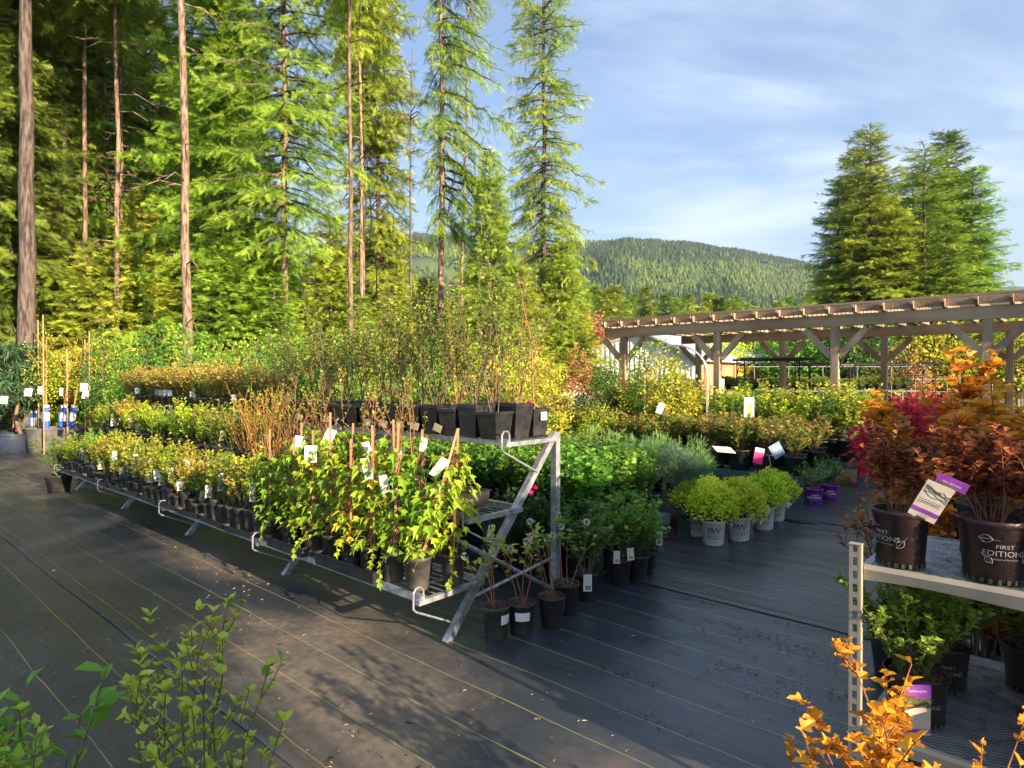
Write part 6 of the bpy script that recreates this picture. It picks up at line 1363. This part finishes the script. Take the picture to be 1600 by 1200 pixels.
# ================================================================ NEAR FOREGROUND PLANTS
bigleaf('amber ninebark in the near right foreground, leaves brightly lit', 1041, (X(1385, 1.55), 1.55, .0), .86, potr=.12, leaf=.034, n=7, lean=.20, side=8, per=40, sub=1, stem='twigred', r=.0042, start=.35, lw=.55, sl=.4)
bigleaf('second amber ninebark at the bottom edge, right of the first', 1042, (X(1560, 1.5), 1.5, 0), .66, potr=.11, leaf=.034, n=4, lean=.2, side=5, per=24, sub=1, stem='twigred', r=.004, start=.5)
def budplant(label, seed, loc, stems, name='potted_shrub'):
    o = thing(name, label, 'potted shrub', loc, 0); pot(o, .13, .24, 'black'); rg = rnd(seed); St = Stems(6); Fo = Fol()
    for (tx, ty, tz, nb) in stems:
        tip = np.array([tx, ty, tz]); b = np.array([rg.uniform(-.03, .03), rg.uniform(-.03, .03), .2]); t = np.linspace(0, 1, 9)[:, None]
        c = b + (tip - b) * t + np.array([0, 0, 1.0]) * .04 * np.sin(math.pi * t) + rg.normal(0, .004, (9, 3)); St.add(c, .0034, .0012)
        lines = [c]
        for k in range(nb):
            f = rg.uniform(.55, .9); q, d = along(c, np.array([f])); a = rg.uniform(0, 6.28); c2 = curve(rg, q[0], d[0] + .7 * np.array([math.cos(a), math.sin(a), 0]), .12 * rg.uniform(.5, 1.2), 4, .4, .1); St.add(c2, .0018, .0009); lines.append(c2)
        for li, c3 in enumerate(lines):
            L = np.linalg.norm(c3[-1] - c3[0]); f = np.arange(.45 if li == 0 else .2, 1.0, .04 / max(L, .05)); f = np.append(f, [1.0]); q, d = along(c3, f)
            for i in range(len(q)):
                m_ = rg.integers(2, 6); a = rg.uniform(0, 6.28, m_); o_ = np.stack([np.cos(a), np.sin(a), np.full(m_, .1)], 1); D = unit(d[i] * .9 + o_ * .75)
                Fo.add(T_LEAF6, np.repeat(q[i][None], m_, 0), D, unit(-o_ + d[i] * .6), rg.uniform(.5, 1, 1) * rg.uniform(.020, .044, m_), rg.uniform(.5, 1, 1) * rg.uniform(.016, .028, m_), np.clip(.5 + rg.normal(0, .25, m_), 0, 1))
    St.build('stems', M['twig'], o); Fo.build('leaves', M['lf_bud'], o)
bx, by = X(300, 1.45), 1.45
def tipat(px, py, d): return (X(px, d) - bx, d - by, Z(py, d))
budplant('shrub with opening yellow-green buds in the near left foreground', 1051, (bx, by, 0), [tipat(232, 962, 1.5) + (1,), tipat(280, 1010, 1.42) + (2,), tipat(352, 942, 1.55) + (3,), (tipat(300, 985, 1.5)) + (2,), tipat(318, 1035, 1.35) + (2,), tipat(200, 1085, 1.35) + (3,), tipat(250, 1075, 1.3) + (3,), tipat(415, 1045, 1.5) + (1,), tipat(385, 1085, 1.42) + (2,), tipat(225, 1040, 1.45) + (2,), tipat(440, 1130, 1.4) + (1,), tipat(300, 1110, 1.3) + (3,), tipat(345, 1000, 1.5) + (2,)])
o = bigleaf('large-leaved green shrub cut by the left edge in the foreground', 1052, (X(-45, 1.55), 1.55, 0), .72, potr=.14, mat='lf_green', T=T_LEAF6, leaf=.075, n=6, lean=.3, side=4, per=14, sub=0, stem='twig', r=.005, start=.4, lw=.26, name='potted_shrub', cat='potted shrub')
budplant('low budding shrub at the bottom left corner', 1053, (X(15, 1.35), 1.35, 0), [(0.0, .02, .93, 3), (.05, 0, .91, 3), (-.06, .03, .95, 3), (.02, -.04, .88, 2)])

# ================================================================ LEFT END: NURSERY TREES BY THE FENCE
def wraptree(px, py, r, h, th, label, lean=0.0, wrap=True, mat='greypot', seed=0, leafm='lf_yel', n=200, d=None, rad=.45):
    x, y = G(px, py) if d is None else (X(px, d), d); o = thing('potted_tree', label, 'potted tree', (x, y, .012)); pot(o, r, h, mat, rb=r * .88)
    m = MB(); rg = rnd(seed); zb = h * .88
    m.tube([(0, 0, zb), (lean * .4 * th, 0, zb + th * .4), (lean * th, .02, zb + th)], .028, 8, .010)
    for k in range(9):
        f = rg.uniform(.3, .95); a = rg.uniform(0, 6.28); p = (lean * th * f, 0, zb + th * f); L = rad * rg.uniform(.6, 1.2); m.tube([p, (p[0] + math.cos(a) * L * .4, math.sin(a) * L * .4, p[2] + L * .5), (p[0] + math.cos(a) * L * .75, math.sin(a) * L * .75, p[2] + L * 1.05)], .009, 5, .003)
    m.build('trunk', M['twigorange' if leafm == 'lf_yel' else 'twigred'], o, True)
    if wrap:
        t = lambda z: lean * (z - zb); w = MB(); z0, z1 = zb + .04, zb + .56
        w.tube([(t(z0), 0, z0), (t(z1), 0, z1)], .062, 14); w.build('trunk_wrap', M['white'], o)
        w = MB()
        for k, (za, zb_) in enumerate(((z0 - .01, z0 + .17), (z1 - .16, z1 - .05))): w.tube([(t(za), 0, za), (t(zb_), 0, zb_)], .0645, 14)
        w.box((t((z0 + z1) / 2) - .045, -.045, (z0 + z1) / 2), (.02, .05, .2)); w.build('blue_print', M['bluewrap'], o)
    St, Fo = mound(seed + 3, rx=rad, rz=th * .4, zc=zb + th * .62, n=n, leaf=.05, lw=.35, cluster=3, bump=.3, inner=.1, tuft=.06, flat=1.2, nst=0); Fo.build('foliage', M[leafm], o); return o
wraptree(72, 707, .38, .54, 2.0, 'tree with blue and white trunk wrap in grey tub, leftmost of the front three', .0, seed=1101)
wraptree(95, 705, .36, .52, 1.7, 'tree with blue and white trunk wrap leaning slightly right, middle of three', .14, seed=1104)
wraptree(110, 705, .36, .52, 1.9, 'tree with wide blue and white trunk wrap leaning right, at the grey tubs', .16, seed=1107)
wraptree(52, 701, .28, .35, 1.8, 'tree with blue trunk wrap behind the left tub, by the fence', .02, seed=1110, leafm='lf_green', n=500)
wraptree(140, 701, .28, .35, 2.1, 'bare branching tree with a rust trunk behind the first rack shrubs', .02, False, seed=1113, n=260)
wraptree(20, 700, .30, .4, 2.0, 'bushy green tree by the fence at the far left', .0, False, 'black', 1116, 'lf_green', 900, rad=.55)
wraptree(35, 698, .30, .4, 2.4, 'dark leafy tree just behind the weeping pine', .0, False, 'black', 1119, 'lf_deep', 900, rad=.6)
# slender stakes
for i, (px, top, d) in enumerate([(68, 492, 13.6), (105, 545, 13.9), (140, 518, 13.7), (60, 500, 14.4), (20, 560, 14.8), (133, 530, 14.2)]):
    m = MB(); m.tube([(0, 0, 0), (0, 0, Z(top, d))], .014, 6); o = m.build('bamboo_stake', M['stake']); o.location = (X(px, d), d, 0); tag(o, 'tall wooden stake among the wrapped trees at left, %s in order' % ordn(i), 'stake', 'tall stakes among the wrapped trees')
for i, (px, py, d, w) in enumerate([(63, 610, 12.3, .1), (96, 612, 12.2, .06), (132, 605, 12, .12), (134, 616, 11.9, .1), (45, 613, 12.6, .12), (7, 625, 12.4, .12)]):
    o = card(None, (X(px, d), d, Z(py - 6, d)), w, .15, .2 * i, 'card', .1, .1); tag(o, 'white tag fluttering among the wrapped trees at left, %s of six' % ordn(i), 'plant tag', 'white tags among the wrapped trees')
# weeping pine in navy tub
x, y = G(18, 708); o = thing('potted_pine', 'weeping long-needled pine in a navy tub with crooked grey trunk, far left', 'potted pine', (x, y, .012)); pot(o, .36, .42, 'bluepot', rb=.32)
m = MB(); m.tube([(.2, 0, .38), (.08, 0, .75), (.14, 0, 1.1), (-.02, .05, 1.5), (-.1, 0, 2.2)], .045, 8, .02); m.build('trunk', M['galv'] if False else M['twig'], o, True)
rg = rnd(8); Fo = Fol()
for k in range(150):
    a = rg.uniform(0, 6.28); rr = rg.uniform(.1, .62); c = np.array([rr * math.cos(a) - .1, rr * math.sin(a), rg.uniform(.35, 2.3) if k < 20 else rg.uniform(1.15, 2.35)]); n_ = 34; u = unit(rg.normal(0, .6, (n_, 3)) + np.array([math.cos(a) * .3, math.sin(a) * .3, -.8])); Fo.add(T_LEAF, np.repeat(c[None], n_, 0) + rg.normal(0, .04, (n_, 3)), u, unit(rg.normal(0, 1, (n_, 3))), rg.uniform(.12, .24, n_), .006, rg.uniform(0, 1, n_))
Fo.build('foliage', M['lf_pine'], o)
# shrub in brown-black pot before the rack's left end
x, y = G(79, 773); o = potted('potted_shrub', 'soft green shrub in a wide black pot at the left end of the rack', 'potted shrub', .17, .25, shrub(1130, n=18, h=.62, lean=.6, side=6, sl=.4, r=.004, leaf=.05, lw=.22, per=24, start=.05), 'lf_green', 'twiggreen', 'blackdusty'); o.location = (x, y + .15, .012)
x, y = G(112, 755); o = potted('potted_shrub', 'grey-green shrub with pale flower spikes behind the wide black pot', 'potted shrub', .17, .25, shrub(1131, n=16, h=.62, lean=.5, side=5, sl=.4, r=.004, leaf=.05, lw=.2, per=20, start=.05), 'lf_deep', 'twig', 'black'); o.location = (x, y + .35, .012)
m = MB(); m.box((0, 0, .006), (.022, .014, .004), .4); o = m.build('paper_scrap', M['white']); o.location = G(82, 897) + (.02,); tag(o, 'tiny white paper scrap lying by the dark seam of the ground cloth', 'paper scrap')
# ================================================================ UNSEEN BLOCKERS ADDED BEHIND THE VIEWER, SHAPED TO THROW THE EVENING SHADE
LS = np.array([.68, -.73]); LA = np.array([.73, .68]); RZA = math.atan2(.68, .73)
def BH(a, dd, z=0): p = LS * dd + LA * a; return (float(p[0]), float(p[1]), z)
def shade_building(a0, a1, d0, dp, top, lab):  # added building, out of view, sized to shade the ground
    o = thing('shade_blocker', lab, 'building', BH((a0 + a1) / 2, d0, 0), RZA); w = a1 - a0
    m = MB(); m.box((0, -dp / 2, (top - .25) / 2), (w, dp, top - .25)); m.build('wall', M['siding'], o)
    m = MB(); m.box((0, -dp / 2, top - .12), (w + .5, dp + .5, .24)); m.build('roof', M['roof'], o)
    for i in range(int(w / 2.5)):
        m = MB(); m.box((-w / 2 + 1.3 + i * 2.5, .02, 1.4), (1.2, .06, 1.3)); m.build('window', M['iron'], o)
shade_building(2.75, 17, 7.4, 6, 4.1, 'long cedar-sided building added unseen behind the viewer at right to cast shade')
shade_building(-9, .95, 7.4, 5, 5.1, 'cedar-sided building added unseen behind the viewer at left to cast shade')
for i, (a, dd, h, rr, cr_, lab) in enumerate([(5.6, 12.0, 7.4, .9, 'larch', 'ragged unseen spruce added behind the right shade building'), (-2.3, 20.0, 9.4, .8, 'larch', 'slim unseen larch added behind the left shade building'), (-6.6, 17, 7.0, .8, 'larch', 'second slim unseen larch added behind the left shade building')]):  # unseen trees added to break up the sunlight
    x, y, _ = BH(a, dd); tree('fir_tree', lab, 'fir tree', CR[cr_], 'fir_dark', (x, y, 0), h, rr, i, .1, None, 'bark', 0, (0, 0), None, 200 + i)

x, y, _ = BH(1.22, 8.2); o = smalltree('young_tree', 'small round-crowned tree added unseen between the two shade buildings', 'young tree', 800, 1, 6.3, .48, 'lf_deep', .04, seed=990, base=.60, n=1000, leaf=.09); o.location = (x, y, 0)  # added out of view, its crown shades the ground beyond the gap
for i, (a, dd, h, rr, lab) in enumerate([(.15, 11, 7.6, 1.25, 'full unseen fir added to deepen the left shade, nearest the gap'), (-1.9, 12, 9, 1.6, 'full unseen fir added to deepen the left shade, second from the gap'), (-4.2, 12, 9, 1.7, 'full unseen fir added to deepen the left shade, farthest from the gap')]):  # unseen firs added to widen the shade over the left ground
    x, y, _ = BH(a, dd); tree('fir_tree', lab, 'fir tree', CR['young2'], 'fir_dark', (x, y, 0), h, rr, i, .1, None, 'bark', 0, (0, 0), None, 220 + i)
# ---------------------------------------------------------------- evening haze in the valley air
hz_ = MB(); hz_.add([(-7000, -60, -1), (7000, -60, -1), (7000, 6500, -1), (-7000, 6500, -1), (-7000, -60, 900), (7000, -60, 900), (7000, 6500, 900), (-7000, 6500, 900)], [(3, 2, 1, 0), (4, 5, 6, 7), (0, 1, 5, 4), (1, 2, 6, 5), (2, 3, 7, 6), (3, 0, 4, 7)])
m = bpy.data.materials.new('valley_haze'); m.use_nodes = True; n = m.node_tree.nodes; n.remove(n['Principled BSDF']); v = n.new('ShaderNodeVolumePrincipled')
v.inputs['Color'].default_value = (.62, .74, .92, 1); v.inputs['Density'].default_value = .00016; v.inputs['Anisotropy'].default_value = .2; m.node_tree.links.new(v.outputs[0], n['Material Output'].inputs['Volume'])
tag(hz_.build('haze', m), 'thin blue evening haze filling the valley air', 'haze', kind='stuff')
